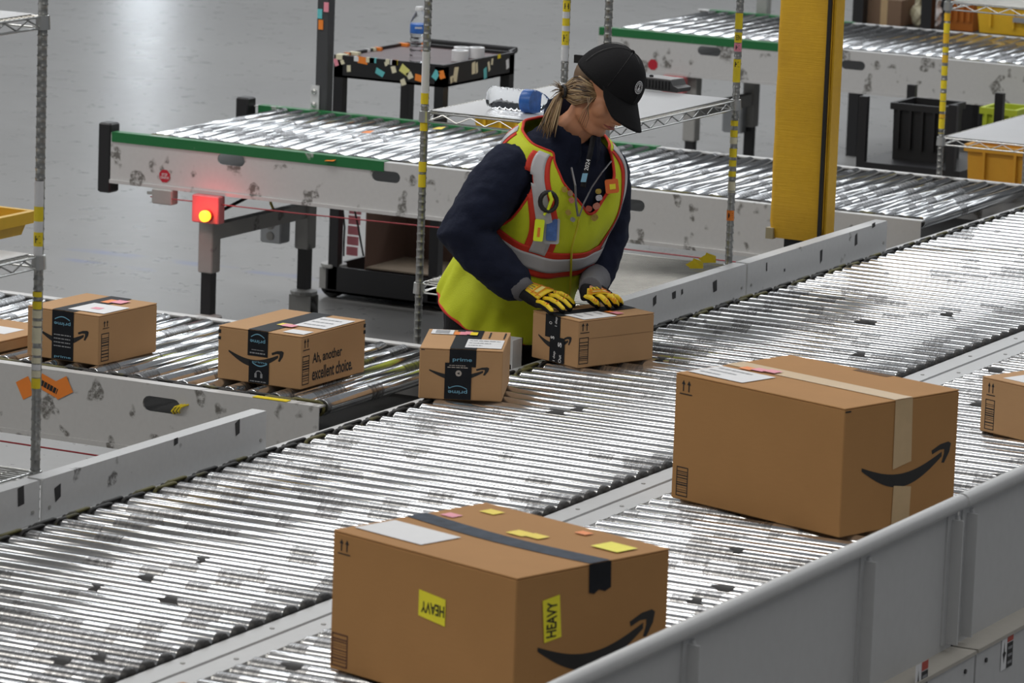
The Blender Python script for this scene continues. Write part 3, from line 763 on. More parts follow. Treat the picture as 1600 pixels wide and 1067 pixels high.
lb = link('barcode_label', quad(tf, W*.05, L*.72, W*.32, L*.95, 3), PAPER, B); link('label_print', quad(tf, W*.10, L*.76, W*.27, L*.92, 4), GREYI, lb)
for k, (u, v, m_) in enumerate(((.33,.70,ORA),(.40,.70,PINK),(.46,.72,PINK),(.53,.68,YEL))): link('sticker', quad(tf, W*u, L*v, W*(u+.09), L*(v+.16), 4 + k), m_, B)
mb = quad(tf, W*.76, L*.62, W*.78, L*.92, 2); mb2 = quad(tf, W*.94, L*.62, W*.96, L*.92, 2); mb.add(mb2.v, mb2.f); link('flap_print', mb, INK, B)
link('edge_marks', quad(lf, .004, H*.955, W*.06, H*.97), INK, B)
# --- carton with slogan
M, ex, W, L, H = from_px((339.4,591),(469.7,609.7),(468.8,526.3),(607.5,504.7))
M_ah = M
B = carton('carton printed "Ah, another excellent choice." on the feed conveyor', M + SIT, ex, W, L, H, CARD)
lf, rf, tf = face_fns(W, L, H)
link('smile_print', smile(lf, W*.13, H*.36, W*.66, H*.33), INK, B)
tp = link('packing_tape', quad(lf, W*.36, H*.52, W*.60, H, 2), TAPEB, B)
tp2 = link('packing_tape', quad(lf, W*.38, .002, W*.62, H*.42, 3), TAPEB, B)
link('packing_tape', quad(tf, W*.36, 0, W*.60, L, 2), TAPEB, B)
def arcp(mb, fn, u0, u1, v, h, th, k, flip=1):
    a = [(u0 + (u1-u0)*i/10, v + flip*h*math.sin(math.pi*i/10)) for i in range(11)]
    mb.poly([fn(x, y, k) for x, y in a] + [fn(x, y - th*flip, k) for x, y in a[::-1]]); return mb
mm = put_text(MB(), 'prime', lambda a, b: lf(a, b, 4), W*.39, H*.76, W*.57, H*.85, 2); arcp(mm, lf, W*.40, W*.56, H*.885, H*.06, H*.02, 4); link('tape_lettering', mm, BLUEI, tp)
link('tape_print', put_text(put_text(MB(), '------------', lambda a, b: lf(a, b, 4), W*.39, H*.565, W*.58, H*.60), '-------------', lambda a, b: lf(a, b, 4), W*.41, H*.63, W*.56, H*.65), GREYI, tp)
mm = arcp(MB(), lf, W*.42, W*.60, H*.385, H*.055, H*.022, 4, -1); put_text(mm, 'prime', lambda a, b: lf(a, b, 4), W*.42, H*.385, W*.60, H*.43); link('tape_lettering', mm, BLUEI, tp2)
g = MB()
for k in range(9):
    a0 = math.pi*k/8; a1 = math.pi*(k+1)/8
    if k < 8: g.poly([lf(W*.50 + W*.040*math.cos(a0), H*.19 + H*.07*math.sin(a0), 4), lf(W*.50 + W*.040*math.cos(a1), H*.19 + H*.07*math.sin(a1), 4), lf(W*.50 + W*.03*math.cos(a1), H*.19 + H*.05*math.sin(a1), 4), lf(W*.50 + W*.03*math.cos(a0), H*.19 + H*.05*math.sin(a0), 4)])
for s in (-1, 1): g.poly([lf(W*(.50 + s*.048), H*.12, 4), lf(W*(.50 + s*.022), H*.12, 4), lf(W*(.50 + s*.022), H*.20, 4), lf(W*(.50 + s*.048), H*.20, 4)])
put_text(g, '---------------', lambda a, b: lf(a, b, 4), W*.40, H*.04, W*.60, H*.065); link('tape_print', g, GREYI, tp2)
link('handling_print', arrows(rf, L*.02, H*.72, L*.10, H*.22), INK, B)
link('certificate_print', certbox(rf, L*.015, H*.08, L*.105, H*.54, seed=3), INK, B)
link('slogan_print', put_text(put_text(MB(), 'Ah, another', rf, L*.17, H*.41, L*.63, H*.63, 0, .02), 'excellent choice.', rf, L*.17, H*.115, L*.80, H*.36, 0, .02), INK, B)
lb = link('shipping_label', quad(tf, W*.60, L*.38, W*.98, L*.86, 3), PAPER, B); tx = MB()
for k in range(3): put_text(tx, ('-------------', '------', '------')[k], lambda a, b: tf(a, b, 4), W*.64, L*(.74 - .13*k), W*.9, L*(.78 - .13*k))
link('label_print', tx, GREYI, lb)
link('barcode_label', quad(tf, W*.72, L*.06, W*.97, L*.22, 3), PAPER, B)
for k, (u, v, m_) in enumerate(((.46,.30,YEL),(.52,.28,PINK),(.56,.26,PINK))): link('sticker', quad(tf, W*u, L*v, W*(u+.12), L*(v+.10), 4+k), m_, B)
mk = quad(lf, .001, H*.86, W*.035, H*.93); q = quad(lf, .001, H*.74, W*.035, H*.80); mk.add(q.v, q.f); 
for a in (.86, .74): q = quad(rf, L*.965, H*a, L*.998, H*(a+.07)); mk.add(q.v, q.f)
link('edge_marks', mk, INK, B)
# --- carton behind the left post
M, ex, W, L, H = from_px((42,555),(153.6,572),(157.7,494),(241,473))
B = carton('carton with black prime tape partly behind the left shelving post', M + SIT, ex, W, L, H, CARD)
lf, rf, tf = face_fns(W, L, H)
link('smile_print', smile(lf, W*.18, H*.36, W*.68, H*.32), INK, B)
tp = link('packing_tape', quad(lf, W*.35, .002, W*.65, H, 2), TAPEB, B); link('packing_tape', quad(tf, W*.35, 0, W*.65, L, 2), TAPEB, B)
mm = put_text(MB(), 'prime', lambda a, b: lf(a, b, 3), W*.38, H*.70, W*.61, H*.79, 2); arcp(mm, lf, W*.39, W*.60, H*.83, H*.06, H*.02, 3)
put_text(mm, 'prime', lambda a, b: lf(a, b, 3), W*.39, H*.04, W*.62, H*.10); link('tape_lettering', mm, BLUEI, tp)
mm = MB()
for k, s in enumerate(('---------------', '-------------', '-------------', '-----------')): put_text(mm, s, lambda a, b: lf(a, b, 3), W*.38, H*(.50 - .075*k), W*.62, H*(.53 - .075*k))
link('tape_print', mm, GREYI, tp)
link('handling_print', arrows(rf, L*.06, H*.72, L*.11, H*.16), INK, B); link('certificate_print', certbox(rf, L*.04, H*.07, L*.13, H*.56, seed=5), INK, B)
lb = link('shipping_label', quad(tf, W*.48, L*.10, W*.98, L*.55, 3), PAPER, B); link('sticker', quad(tf, W*.66, L*.26, W*.78, L*.36, 4), PINK, lb)
link('sticker', quad(tf, W*.5, L*.62, W*.62, L*.82, 4), ORA, B); link('sticker', quad(tf, W*.6, L*.66, W*.76, L*.84, 5), PINK, B)
# --- flat mailer
c = at(44, 548)
B = carton('flat cardboard mailer with white label at the left edge', Vector((-1.30, -.12, ZR + .0005)), Vector((1, -.06, 0)), .42, .30, .034, CARD, name='cardboard_mailer')
lf, rf, tf = face_fns(.42, .30, .034); link('shipping_label', quad(tf, .22, .10, .36, .20), PAPER, B)
link('edge_print', quad(lf, .0, .006, .41, .026), INK, B)
# --- carton under the worker's hands
M, ex, W, L, H = from_px((830,558),(902,576),(903,502),(1042,493)); PB = (M, ex, W, L, H)
B = carton("carton under the worker's yellow gloves with dark slogan tape", M + SIT, ex, W, L, H, CARD)
lf, rf, tf = face_fns(W, L, H)
link('smile_print', smile(lf, W*.14, H*.34, W*.72, H*.30), INK, B)
tp = link('packing_tape', quad(lf, W*.29, H*.52, W*.61, H, 2), TAPEB, B); tp2 = link('packing_tape', quad(lf, W*.40, .002, W*.72, H*.56, 3), TAPEB, B)
link('packing_tape', quad(tf, W*.29, 0, W*.61, L, 2), TAPEB, B)
mm = put_text(put_text(MB(), 'I dep', lambda a, b: lf(a, b, 4), W*.50, H*.78, W*.56, H*.98, 1), 'O', lambda a, b: lf(a, b, 4), W*.38, H*.80, W*.44, H*.86, 1)
link('tape_lettering', mm, PAPER, tp)
mm = put_text(put_text(MB(), 'I dep', lambda a, b: lf(a, b, 4), W*.48, H*.04, W*.54, H*.25, 1), 'Out', lambda a, b: lf(a, b, 4), W*.60, H*.03, W*.66, H*.20, 1)
put_text(mm, 's', lambda a, b: lf(a, b, 4), W*.42, H*.50, W*.50, H*.56, 1); put_text(mm, 's', lambda a, b: lf(a, b, 4), W*.58, H*.36, W*.66, H*.46, 1)
link('tape_lettering', mm, PAPER, tp2)
link('handling_print', arrows(rf, L*.02, H*.73, L*.12, H*.22), INK, B); link('certificate_print', certbox(rf, L*.01, H*.08, L*.125, H*.56, seed=7), INK, B)
lb = link('shipping_label', quad(tf, W*.55, L*.08, W*.98, L*.52, 3), PAPER, B); tx = MB()
for k in range(3): put_text(tx, ('-------', '--------', '-------')[k], lambda a, b: tf(a, b, 4), W*.6, L*(.42 - .13*k), W*.8, L*(.46 - .13*k))
link('label_print', tx, GREYI, lb)
link('sticker', quad(tf, W*.62, L*.56, W*.80, L*.64, 4), ORA, B); link('sticker', quad(tf, W*.72, L*.56, W*.9, L*.66, 5), PINK, B)
link('crease', quad(rf, L*.12, H*.60, L*.99, H*.606), CARDIN, B)
# --- large carton with kraft tape
M, ex, W, L, H = from_px((1047.8,777.4),(1310.9,841),(1318.9,639),(1525,614))
B = carton('largest brown carton with kraft tape and big black smile arrow', M + SIT, ex, W, L, H, CARDB, seam='x')
lf, rf, tf = face_fns(W, L, H)
link('packing_tape', quad(tf, 0, L*.43, W, L*.58, 2), TAN, B); 
tp = link('packing_tape', MB().poly([rf(L*.43,H,2), rf(L*.58,H,2), rf(L*.595,H*.50,2), rf(L*.435,H*.46,2)]), TAN, B)
link('packing_tape', MB().poly([rf(L*.445,0,2), rf(L*.60,0,2), rf(L*.605,H*.30,2), rf(L*.45,H*.33,2)]), TAN, B)
link('smile_print', smile(rf, L*.165, H*.35, L*.78, H*.26, 1), INK, B)
link('handling_print', arrows(lf, W*.03, H*.84, W*.075, H*.115), INK, B); link('certificate_print', certbox(lf, W*.03, H*.03, W*.07, H*.235, seed=9), INK, B)
lb = link('shipping_label', quad(tf, W*.02, L*.07, W*.35, L*.36, 3), PAPER, B); tx = MB()
for k in range(3): put_text(tx, ('-------------', '----------', '-------')[k], lambda a, b: tf(a, b, 4), W*.05, L*(.29 - .08*k), W*(.25 - .04*k), L*(.32 - .08*k))
link('label_print', tx, GREYI, lb)
for k in range(3): link('sticker', quad(tf, W*(.10 + .06*k), L*(.39 + .02*k), W*(.17 + .06*k), L*(.47 + .02*k), 4+k), (ORA, PINK, PINK)[k], B)
link('corner_slot', quad(rf, .0, H*.965, L*.05, H*.978), INK, B); link('hand_slot', quad(tf, W*.42, L*.93, W*.62, L*.99, 1), CARDIN, B)
# --- carton with HEAVY labels
M, ex, W, L, H = from_px((514.6,1044),(800,1129),(806.9,904),(1064,861.6))
B = carton('brown carton with yellow HEAVY labels and black printed tape in the foreground', M + SIT, ex, W, L, H, CARDB, seam='x')
lf, rf, tf = face_fns(W, L, H)
link('smile_print', smile(rf, L*.145, H*.30, L*.77, H*.30), INK, B)
pts = [tf(W*s, L*(.47 + .13*math.sin(math.pi*s)*-.35), 2) for s in [k/12 for k in range(13)]] + [tf(W*s, L*(.60 + .13*math.sin(math.pi*s)*-.35), 2) for s in [1 - k/12 for k in range(13)]]
tp = link('packing_tape', MB().poly(pts), plain('printed_tape', (.03,.042,.065), .6, var=.9, vscale=40, spec=.15), B)
link('packing_tape', MB().poly([rf(L*.46,H,2), rf(L*.605,H,2), rf(L*.61,H*.81,2), rf(L*.57,H*.79,2), rf(L*.53,H*.81,2), rf(L*.50,H*.785,2), rf(L*.465,H*.80,2)]), TAPEB, B)
hl = link('heavy_label', MB().poly([lf(W*.485,H*.56,2), lf(W*.63,H*.53,2), lf(W*.63,H*.72,2), lf(W*.485,H*.745,2)]), YELH, B, 'yellow HEAVY label upside down')
link('label_lettering', put_text(MB(), 'HEAVY', lambda a, b: lf(a, b, 3), W*.50, H*.59, W*.625, H*.67, 2, .02), INK, hl)
hl = link('heavy_label', MB().poly([rf(L*.185,H*.51,2), rf(L*.295,H*.53,2), rf(L*.275,H*.83,2), rf(L*.165,H*.81,2)]), YELH, B, 'yellow HEAVY label turned sideways')
link('label_lettering', put_text(MB(), 'HEAVY', lambda a, b: rf(a, b, 3), L*.195, H*.54, L*.26, H*.79, 1, .02), INK, hl)
lb = link('shipping_label', quad(tf, W*.03, L*.10, W*.40, L*.36, 3), PAPER, B)
for k, (u, v, s, m_) in enumerate(((.06,.62,.07,PINK),(.11,.82,.08,YEL),(.44,.60,.09,YEL),(.52,.62,.08,YEL),(.60,.86,.06,ORA),(.80,.72,.14,YELH))): link('sticker', quad(tf, W*u, L*v, W*(u+s), L*(v+s), 3+k*.3), m_, B)
link('handling_print', arrows(lf, W*.03, H*.84, W*.07, H*.11), INK, B); link('certificate_print', certbox(lf, W*.01, H*.03, W*.09, H*.24, seed=11), plain('brown_print', (.12,.05,.025), .6), B)
# --- carton cut by the right edge of the picture
A_ = at(1530, 673); B_ = at(1600, 689.5); exx = (B_ - A_).normalized(); Hh = zpx(A_.x, A_.y, 588) - ZR
B = carton('smaller carton with white label at the right edge of the picture', A_ + exx*.42 + SIT, exx, .42, .30, Hh, CARD)
lf, rf, tf = face_fns(.42, .30, Hh); link('handling_print', arrows(lf, .02, Hh*.68, .032, Hh*.24), INK, B); link('certificate_print', certbox(lf, .018, Hh*.06, .035, Hh*.55, seed=13), INK, B); link('shipping_label', quad(tf, .05, .03, .20, .12), PAPER, B)
# --- carton at the bottom edge
A_ = at(205, 1062, ZR + .12)
B = carton('carton top just showing at the bottom edge over the lane divider', Vector((A_.x + .36, A_.y - .34, ZR + .0005)), Vector((.96,-.27,0)), .36, .30, .12, CARDB)
lf, rf, tf = face_fns(.36, .30, .12); link('packing_tape', quad(tf, .14, 0, .20, .30), TAN, B)

# ------------------------------------------------------------------ black utility cart behind the green conveyor
def PXY(px, py, y): return aty(px, py, y)
cy0 = 5.62; cy1 = 6.26
cl = aty(507, 415, cy0).x; ctop = aty(522, 85, cy0)
cx0 = ctop.x; cx1 = aty(694, 105, cy0).x; cz = ctop.z
cart = thing('utility_cart', 'black two-tier utility cart covered in sticker scraps behind the conveyor', 'cart', ((cx0+cx1)/2, (cy0+cy1)/2, 0))
LK = lambda x, y, z: (x - (cx0+cx1)/2, y - (cy0+cy1)/2, z)
def tray(z, hgt, x0, x1, y0, y1, name):
    mb = MB(); t_ = .012
    mb.box(LK(x0,y0,z-hgt), LK(x1,y0+t_,z)).box(LK(x0,y1-t_,z-hgt), LK(x1,y1,z)).box(LK(x0,y0+t_,z-hgt), LK(x0+t_,y1-t_,z)).box(LK(x1-t_,y0+t_,z-hgt), LK(x1,y1-t_,z)).box(LK(x0,y0,z-hgt), LK(x1,y1,z-hgt+.01))
    return link(name, mb, BLACKS, cart)
tt = tray(cz, .095, cx0, cx1, cy0, cy1, 'top_tray')
link('tray_mat', MB().box(LK(cx0+.014,cy0+.014,cz-.022), LK(cx1-.014,cy1-.014,cz-.012)), plain('maroon_mat', (.06,.025,.028), .35, var=.5, vscale=25), tt)
link('handle', MB().tube([LK(cx0+.03,cy1,cz-.01), LK(cx0+.03,cy1+.07,cz), LK(cx1-.03,cy1+.07,cz), LK(cx1-.03,cy1,cz-.01)], .014, 8), BLACKS, cart)
zl = aty(510, 415, cy0).z; lx1 = aty(697, 440, cy0).x
lt = tray(zl, .115, cx0 - .01, cx1 + .03, cy0 - .0, cy1, 'lower_tray')
for x, y in ((cx0+.022, cy0+.022), (cx1-.022, cy0+.022), (cx0+.022, cy1-.022), (cx1-.022, cy1-.022)):
    link('leg', MB().box(LK(x-.022,y-.022,zl-.1), LK(x+.022,y+.022,cz-.01)), BLACKS, cart)
for x, y in ((cx0+.0, cy0+.05), (cx1+.0, cy0+.05), (cx0+.0, cy1-.05), (cx1+.0, cy1-.05)): caster(cart, lambda p: LK(*p), x, y, zl - .1, .058)
r2 = random.Random(8); MS = [YEL, ORA, TEAL, CREAM, CREAM, PAPER, CREAM]
def scrap(px, py, w_, h_, a, m_, face='y'):
    if face == 'y': c = aty(px, py, cy0 - .001); f = lambda u, v: LK(c.x + u*math.cos(a) - v*math.sin(a), cy0 - .0012, c.z + u*math.sin(a) + v*math.cos(a))
    else: c = atx(px, py, cx1 + .001); f = lambda u, v: LK(cx1 + .0012, c.y + u*math.cos(a) - v*math.sin(a), c.z + u*math.sin(a) + v*math.cos(a))
    k = [r2.uniform(.7, 1) for _ in range(4)]
    link('sticker', MB().poly([f(-w_/2*k[0],-h_/2), f(w_/2,-h_/2*k[1]), f(w_/2*k[2],h_/2), f(-w_/2,h_/2*k[3])]), m_, tt)
for a in ((566,94,.055,.03,-.1,ORA),(593,113,.045,.028,-.5,TEAL),(545,107,.02,.03,0,CREAM),(535,97,.02,.02,.3,CREAM),(615,109,.025,.03,.2,CREAM),(632,110,.05,.035,-.6,plain('pale_lime_sticker',(.72,.70,.22),.5)),(640,118,.03,.03,.4,CREAM),(655,122,.045,.03,-.2,ORA),(630,128,.025,.03,.3,CREAM),(603,100,.012,.018,.3,CREAM),(525,97,.02,.035,.3,PINK)): scrap(*a)
for a in ((681,117,.03,.04,-.6,TEAL,'y'),(690,117,.03,.035,.3,ORA,'y'),(712,116,.04,.07,-.3,CREAM,'x'),(706,124,.03,.03,.2,CREAM,'x'),(740,106,.035,.055,0,CREAM,'x'),(745,106,.02,.05,.1,CREAM,'x'),(758,114,.03,.05,.1,TEAL,'x'),(764,104,.02,.045,.3,CREAM,'x'),(769,96,.02,.03,-.2,CREAM,'x'),(780,88,.03,.02,0,YEL,'x'),(793,100,.03,.045,.1,PAPER,'x')): scrap(*a)
def topscrap(x, y, s, m_): link('sticker', MB().box(LK(x, y, cz - .02), LK(x + s, y + s*.5, cz + .001)), m_, tt)
for k in range(9): topscrap(cx0 + r2.uniform(0, .30), cy0 - .0015, r2.uniform(.012,.04), r2.choice(MS))
for k in range(7): topscrap(cx0 - .0015, cy0 + r2.uniform(0, .7), r2.uniform(.02,.05), r2.choice(MS))
# things on and in the cart
def standon(px, y, z): return Vector((aty(px, 100, y).x, y, z))
def bottle(label, loc, rot=None):
    t = thing('water_bottle', label, 'bottle', loc)
    if rot is not None: t.rotation_euler = rot
    prof = [(.022,.001),(.031,.004),(.033,.012)]
    for k in range(5): z = .018 + k*.019; prof += [(.0325,z),(.0300,z+.006),(.0300,z+.009),(.0325,z+.015)]
    prof += [(.0325,.118),(.0325,.150),(.031,.158),(.024,.176),(.0155,.190),(.0125,.196),(.0125,.203)]
    outer = MB().lathe(prof, 24).mesh('shell', True)
    o = link('shell', outer, MT['clear_plastic'], t)
    link('wrap_label', MB().lathe([(.0330,.115),(.0334,.116),(.0334,.148),(.0330,.149)], 24), plain('label_blue', (.03,.14,.50), .35, var=.5, vscale=45) if 'label_blue' not in MT else MT['label_blue'], t, 'blue paper label', sm=40)
    link('cap', MB().lathe([(.0145,.197),(.0150,.199),(.0150,.212),(.0135,.2145)], 16), PAPER, t, sm=40)
    lt_ = MB(); q = lambda u, v: (.0340*math.cos(-1.1 + u/.034), .0340*math.sin(-1.1 + u/.034), v)
    put_text(lt_, '----', q, -.014, .134, .014, .144); link('label_lettering', lt_, PAPER, t)
    return t
def _clear():
    m, nt, b = nodes('clear_plastic'); b.inputs['Base Color'].default_value = (.95,.97,.99,1); b.inputs['Roughness'].default_value = .06
    b.inputs['Transmission Weight'].default_value = 1.0; b.inputs['IOR'].default_value = 1.12; b.inputs['Specular IOR Level'].default_value = .9
    bump(nt, b, noise(nt, coords(nt), 90, 2), .35, .002); return m
_clear()
P_ = aty(652, 96, cy0 + .10); bx = P_.x
b1 = bottle('upright clear water bottle with blue label on the black cart', Vector((aty(653, 92, cy0 + .06).x, cy0 + .06, cz - .0115))); b1.scale = (1.12, 1.12, 1.12)
for k, (px, dy, r_) in enumerate(((721, .38, .034), (738, .27, .036), (752, .42, .034))):
    q = aty(px, 85, cy0 + dy)
    lab = ('white tape roll on the black cart, leftmost of three', 'white tape roll on the black cart, nearest of three', 'white tape roll on the black cart, rightmost of three')[k]
    t = thing('tape_roll', lab, 'tape roll', (min(q.x, cx1 - .07), cy0 + dy, cz - .0115), 0, 'tape rolls on the cart')
    link('tape_winding', MB().lathe([(r_*.5,0),(r_,0),(r_,.045),(r_*.5,.045),(r_*.5,.044)], 20), PAPER, t, sm=40)
    link('core', MB().lathe([(r_*.46,.001),(r_*.5,.001),(r_*.5,.046),(r_*.44,.046)], 16), GREYI, t, sm=40)
# brown carton in the lower tray
bx0 = aty(568, 350, cy0 + .10).x
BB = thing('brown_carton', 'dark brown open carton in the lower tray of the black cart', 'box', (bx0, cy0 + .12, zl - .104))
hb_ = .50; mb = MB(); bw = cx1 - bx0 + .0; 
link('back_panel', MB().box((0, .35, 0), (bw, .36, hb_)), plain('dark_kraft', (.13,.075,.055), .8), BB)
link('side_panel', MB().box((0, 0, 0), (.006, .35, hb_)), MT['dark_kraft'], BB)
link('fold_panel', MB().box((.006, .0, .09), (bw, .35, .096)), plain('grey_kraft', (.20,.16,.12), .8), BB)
nt_ = thing('sticky_note_strip', 'pink strip of ruled stickers hanging beside the brown carton', 'stickers', (bx0 - .035, cy0 + .09, zl))
for k in range(6): link('sticky_note', MB().box((-.03 - .002*k, 0, .145 - k*.045 + .12), (.03 - .003*k, .002, .145 - k*.045 + .158)), plain('pink_paper', (.52,.17,.20), .6) if 'pink_paper' not in MT else MT['pink_paper'], nt_)
for k, (px0, px1) in enumerate(((533, 537), (548, 568))):
    c0 = aty(px0, 325, 5.2); c1 = aty(px1, 400, 5.2)
    link('hanging_cable', MB().tube([LG(q_) for q_ in (c0 + Vector((0,0,.06)), c0.lerp(c1, .4) + Vector((.012,0,0)), c0.lerp(c1, .75) + Vector((.004,0,0)), c1)], .004, 6), BLACK, GC)
# paper bag beside the cart
pb = aty(700, 408, 6.75)
B = thing('paper_bag', 'crumpled brown paper bag standing beside the black cart', 'bag', (pb.x + .05, 6.75, 0))
vs = []; fs = []; r3 = random.Random(2); nn = 20; mm_ = 10
for i in range(mm_ + 1):
    for j in range(nn):
        a = 2*math.pi*j/nn; k = 1/max(abs(math.cos(a)), abs(math.sin(a))); s = .11*min(k, 1.25)*(1 - .1*i/mm_) + r3.uniform(-.008, .008)
        vs.append((s*math.cos(a), s*.8*math.sin(a), i*.055))
for i in range(mm_):
    for j in range(nn): fs.append((i*nn+j, i*nn+(j+1)%nn, (i+1)*nn+(j+1)%nn, (i+1)*nn+j))
fs.append(tuple(range(nn-1,-1,-1)))
link('bag_body', MB().add(vs, fs), CARDIN if False else CARD, B); link('bag_lining', MB().box((-.08,-.06,.50), (.08,.06,.52)), CARDIN, B)

# ------------------------------------------------------------------ things on the shelves
zsh = ZS[1] + .0068
q = at(812, 160, zsh + .033)
b2 = bottle('clear water bottle lying on its side on the wire shelf', (0,0,0), (0,0,0))
d0 = at(766, 152, zsh + .036); d1 = at(845, 161, zsh + .036); dd = (d1 - d0).normalized()
qt = dd.to_track_quat('Z', 'Y'); b2.rotation_mode = 'QUATERNION'; b2.rotation_quaternion = qt @ Quaternion((0,0,1), 2.2); b2.scale = (1.12,)*3
b2.location = Vector((d0.x, d0.y, zsh + .0376))
c = at(1040, 140, zsh)
SCN = thing('tape_gun', 'dark grey hand dispenser lying on the wire shelf', 'tool', c, R_(-8))
link('housing', MB().prism([(-.07,0),(.05,0),(.07,.0),(.075,.014),(.055,.020),(.045,.036),(-.066,.036),(-.07,.03)], [], lambda u, v, w_: (u, w_ - .04, v), .08), plain('dark_plastic', (.05,.05,.052), .5), SCN)
link('top_plate', MB().box((-.06, -.038, .036), (.045, .038, .040)), plain('grey_plate', (.30,.29,.29), .4), SCN)
for k in range(8): link('rib', MB().box((-.055 + k*.013, -.043, .006), (-.050 + k*.013, -.04, .032)), BLACK, SCN)
link('button', MB().lathe([(.007,.0),(.007,.005),(.003,.007)], 10, org=(-.045, -.02, .040)), BLACK, SCN)
def tote(label, loc, rz, lx, ly, h, mat, flare=1.12, paper=None, extra=None):
    t = thing('tote_bin', label, 'bin', loc, rz)
    mb = MB(); th = .006
    def ring(s, z, i): return [(-lx/2*s + i, -ly/2*s + i, z), (lx/2*s - i, -ly/2*s + i, z), (lx/2*s - i, ly/2*s - i, z), (-lx/2*s + i, ly/2*s - i, z)]
    vs = ring(1, 0, 0) + ring(flare, h, 0) + ring(flare, h, th) + ring(1, th, th); fs = [(3,2,1,0)]
    for k in range(3):
        for i in range(4): j = (i+1) % 4; fs.append((k*4+i, k*4+j, k*4+4+j, k*4+4+i))
    fs.append((12,13,14,15)); mb.add(vs, fs); link('bin_body', mb, mat, t)
    rm = MB(); X, Y = lx/2*flare, ly/2*flare
    for a, b in (((-X-.012,-Y-.012),(X+.012,-Y)), ((-X-.012,Y),(X+.012,Y+.012)), ((-X-.012,-Y),(-X,Y)), ((X,-Y),(X+.012,Y))): rm.box((*a, h - .03), (*b, h))
    link('rim', rm, mat, t)
    for k in range(4):
        x = -lx/2 + lx*(k + .5)/4; link('rib', MB().box((x - .006, -ly/2*1.06 - .012, h*.2), (x + .006, -ly/2*1.0, h - .03)), mat, t)
    return t
zt1 = ZS[1] + .007
q = at(50, 378, zt1); tote('yellow tote on the left wire shelving', (q.x - .235, q.y - .05, zt1), 0.0, .30, .26, .062, BINY)
yb = 5.65; q = aty(800, 205, yb); zbx = aty(800, 178, yb).z
tote('yellow tote hooked low behind the conveyor under the bottle shelf', (aty(797, 200, yb).x, yb + .12, zbx - .13), 0, .30, .24, .14, BINY)
# stand under it
xx = aty(797, 200, yb).x; sd = thing('bin_stand', 'grey stand under the yellow tote behind the conveyor', 'stand', (xx, yb + .12, 0))
link('stand_top', MB().box((-.14,-.11,zbx-.15), (.14,.11,zbx-.1305)), GREYST, sd)
for a in (-.12, .12):
    for b in (-.09, .09): link('leg', MB().box((a-.012,b-.012,0), (a+.012,b+.012,zbx-.15)), GREYST, sd)

# ------------------------------------------------------------------ far right background, beyond the back conveyor and under it
yq = 7.7
c0 = aty(1337, 262, yq).x; c1 = aty(1500, 262, yq).x
RC = thing('dark_trolley', 'black trolley holding a black bin between the conveyors', 'cart', ((c0+c1)/2, yq + .3, 0))
LRc = lambda x, y, z: (x - (c0+c1)/2, y - (yq + .3), z)
z0 = aty(1400, 258, yq).z; z1 = aty(1340, 150, yq).z
link('deck', MB().box(LRc(c0, yq, z0 - .05), LRc(c1, yq + .6, z0)), BLACKS, RC)
for x in (c0 + .02, c1 - .05):
    for y in (yq + .01, yq + .57): link('upright', MB().box(LRc(x - .02, y - .01, z0), LRc(x + .02, y + .02, z1)), BLACKS, RC)
for x in (c0 + .08, c1 - .08):
    for y in (yq + .08, yq + .52): caster(RC, lambda p: LRc(*p), x, y, z0 - .04, .05)
e0 = aty(1374, 250, yq + .1).x; e1 = aty(1466, 250, yq + .1).x; e_h = aty(1420, 166, yq + .1).z - z0
tote('black bin on the black trolley between the conveyors', ((e0+e1)/2, yq + .30, z0 + .0005), 0, (e1-e0)*.80, .24, e_h, BLACK, 1.03)
g0 = aty(1508, 278, 7.4); g1 = aty(1606, 235, 7.4)
tote('orange bin below the right wire shelving', (g0.x + .30, 7.6, max(.0, g0.z - .12)), 0, .58, .36, g1.z - g0.z + .12, BINO, 1.04)
tote('lime tote half hidden behind the right wire shelf', (aty(1560, 180, 8.55).x, 8.66, aty(1560, 190, 8.55).z - .1), 0, .16, .2, .16, plain('lime_plastic', (.42,.50,.03), .5), 1.02)
# behind the back conveyor: cart rows
yk = 11.3
x_0 = aty(1330, 60, yk).x; x_1 = aty(1625, 60, yk).x
DK = thing('dark_rack', 'dark storage rack with hanging bags at the top right', 'rack', ((x_0+x_1)/2, yk + .5, 0))
LD = lambda x, y, z: (x - (x_0+x_1)/2, y - yk - .5, z)
ztp = aty(1400, 44, yk).z
link('rack_shelf', MB().box(LD(x_0, yk, ztp - .05), LD(x_1 + .6, yk + .9, ztp)), BLACKS, DK)
link('back_panel', MB().box(LD(x_0, yk + .88, 0), LD(x_1 + .6, yk + .92, 2.6)), BLACKS, DK)
for k in range(5):
    x = x_0 + .03 + (x_1 - x_0 + .5)*k/4; link('upright', MB().box(LD(x - .03, yk, 0), LD(x + .03, yk + .06, 2.6)), BLACKS, DK)
c = aty(1385, 40, yk + .1)
BX = carton('brown carton on the dark rack at the top right', Vector((c.x + .09, yk + .08, ztp + .0005)), Vector((1,0,0)), .20, .28, .14, plain('dim_cardboard', (.22,.14,.09), .8))
link('packing_tape', quad(face_fns(.20,.28,.14)[0], .08, 0, .12, .14), TAN, BX)
c = aty(1495, 42, yk + .1); tote('orange bin on the dark rack at the top right', (c.x, yk + .3, ztp + .0005), 0, .14, .3, .26, plain('deep_orange', (.55,.17,.02), .5), 1.05)
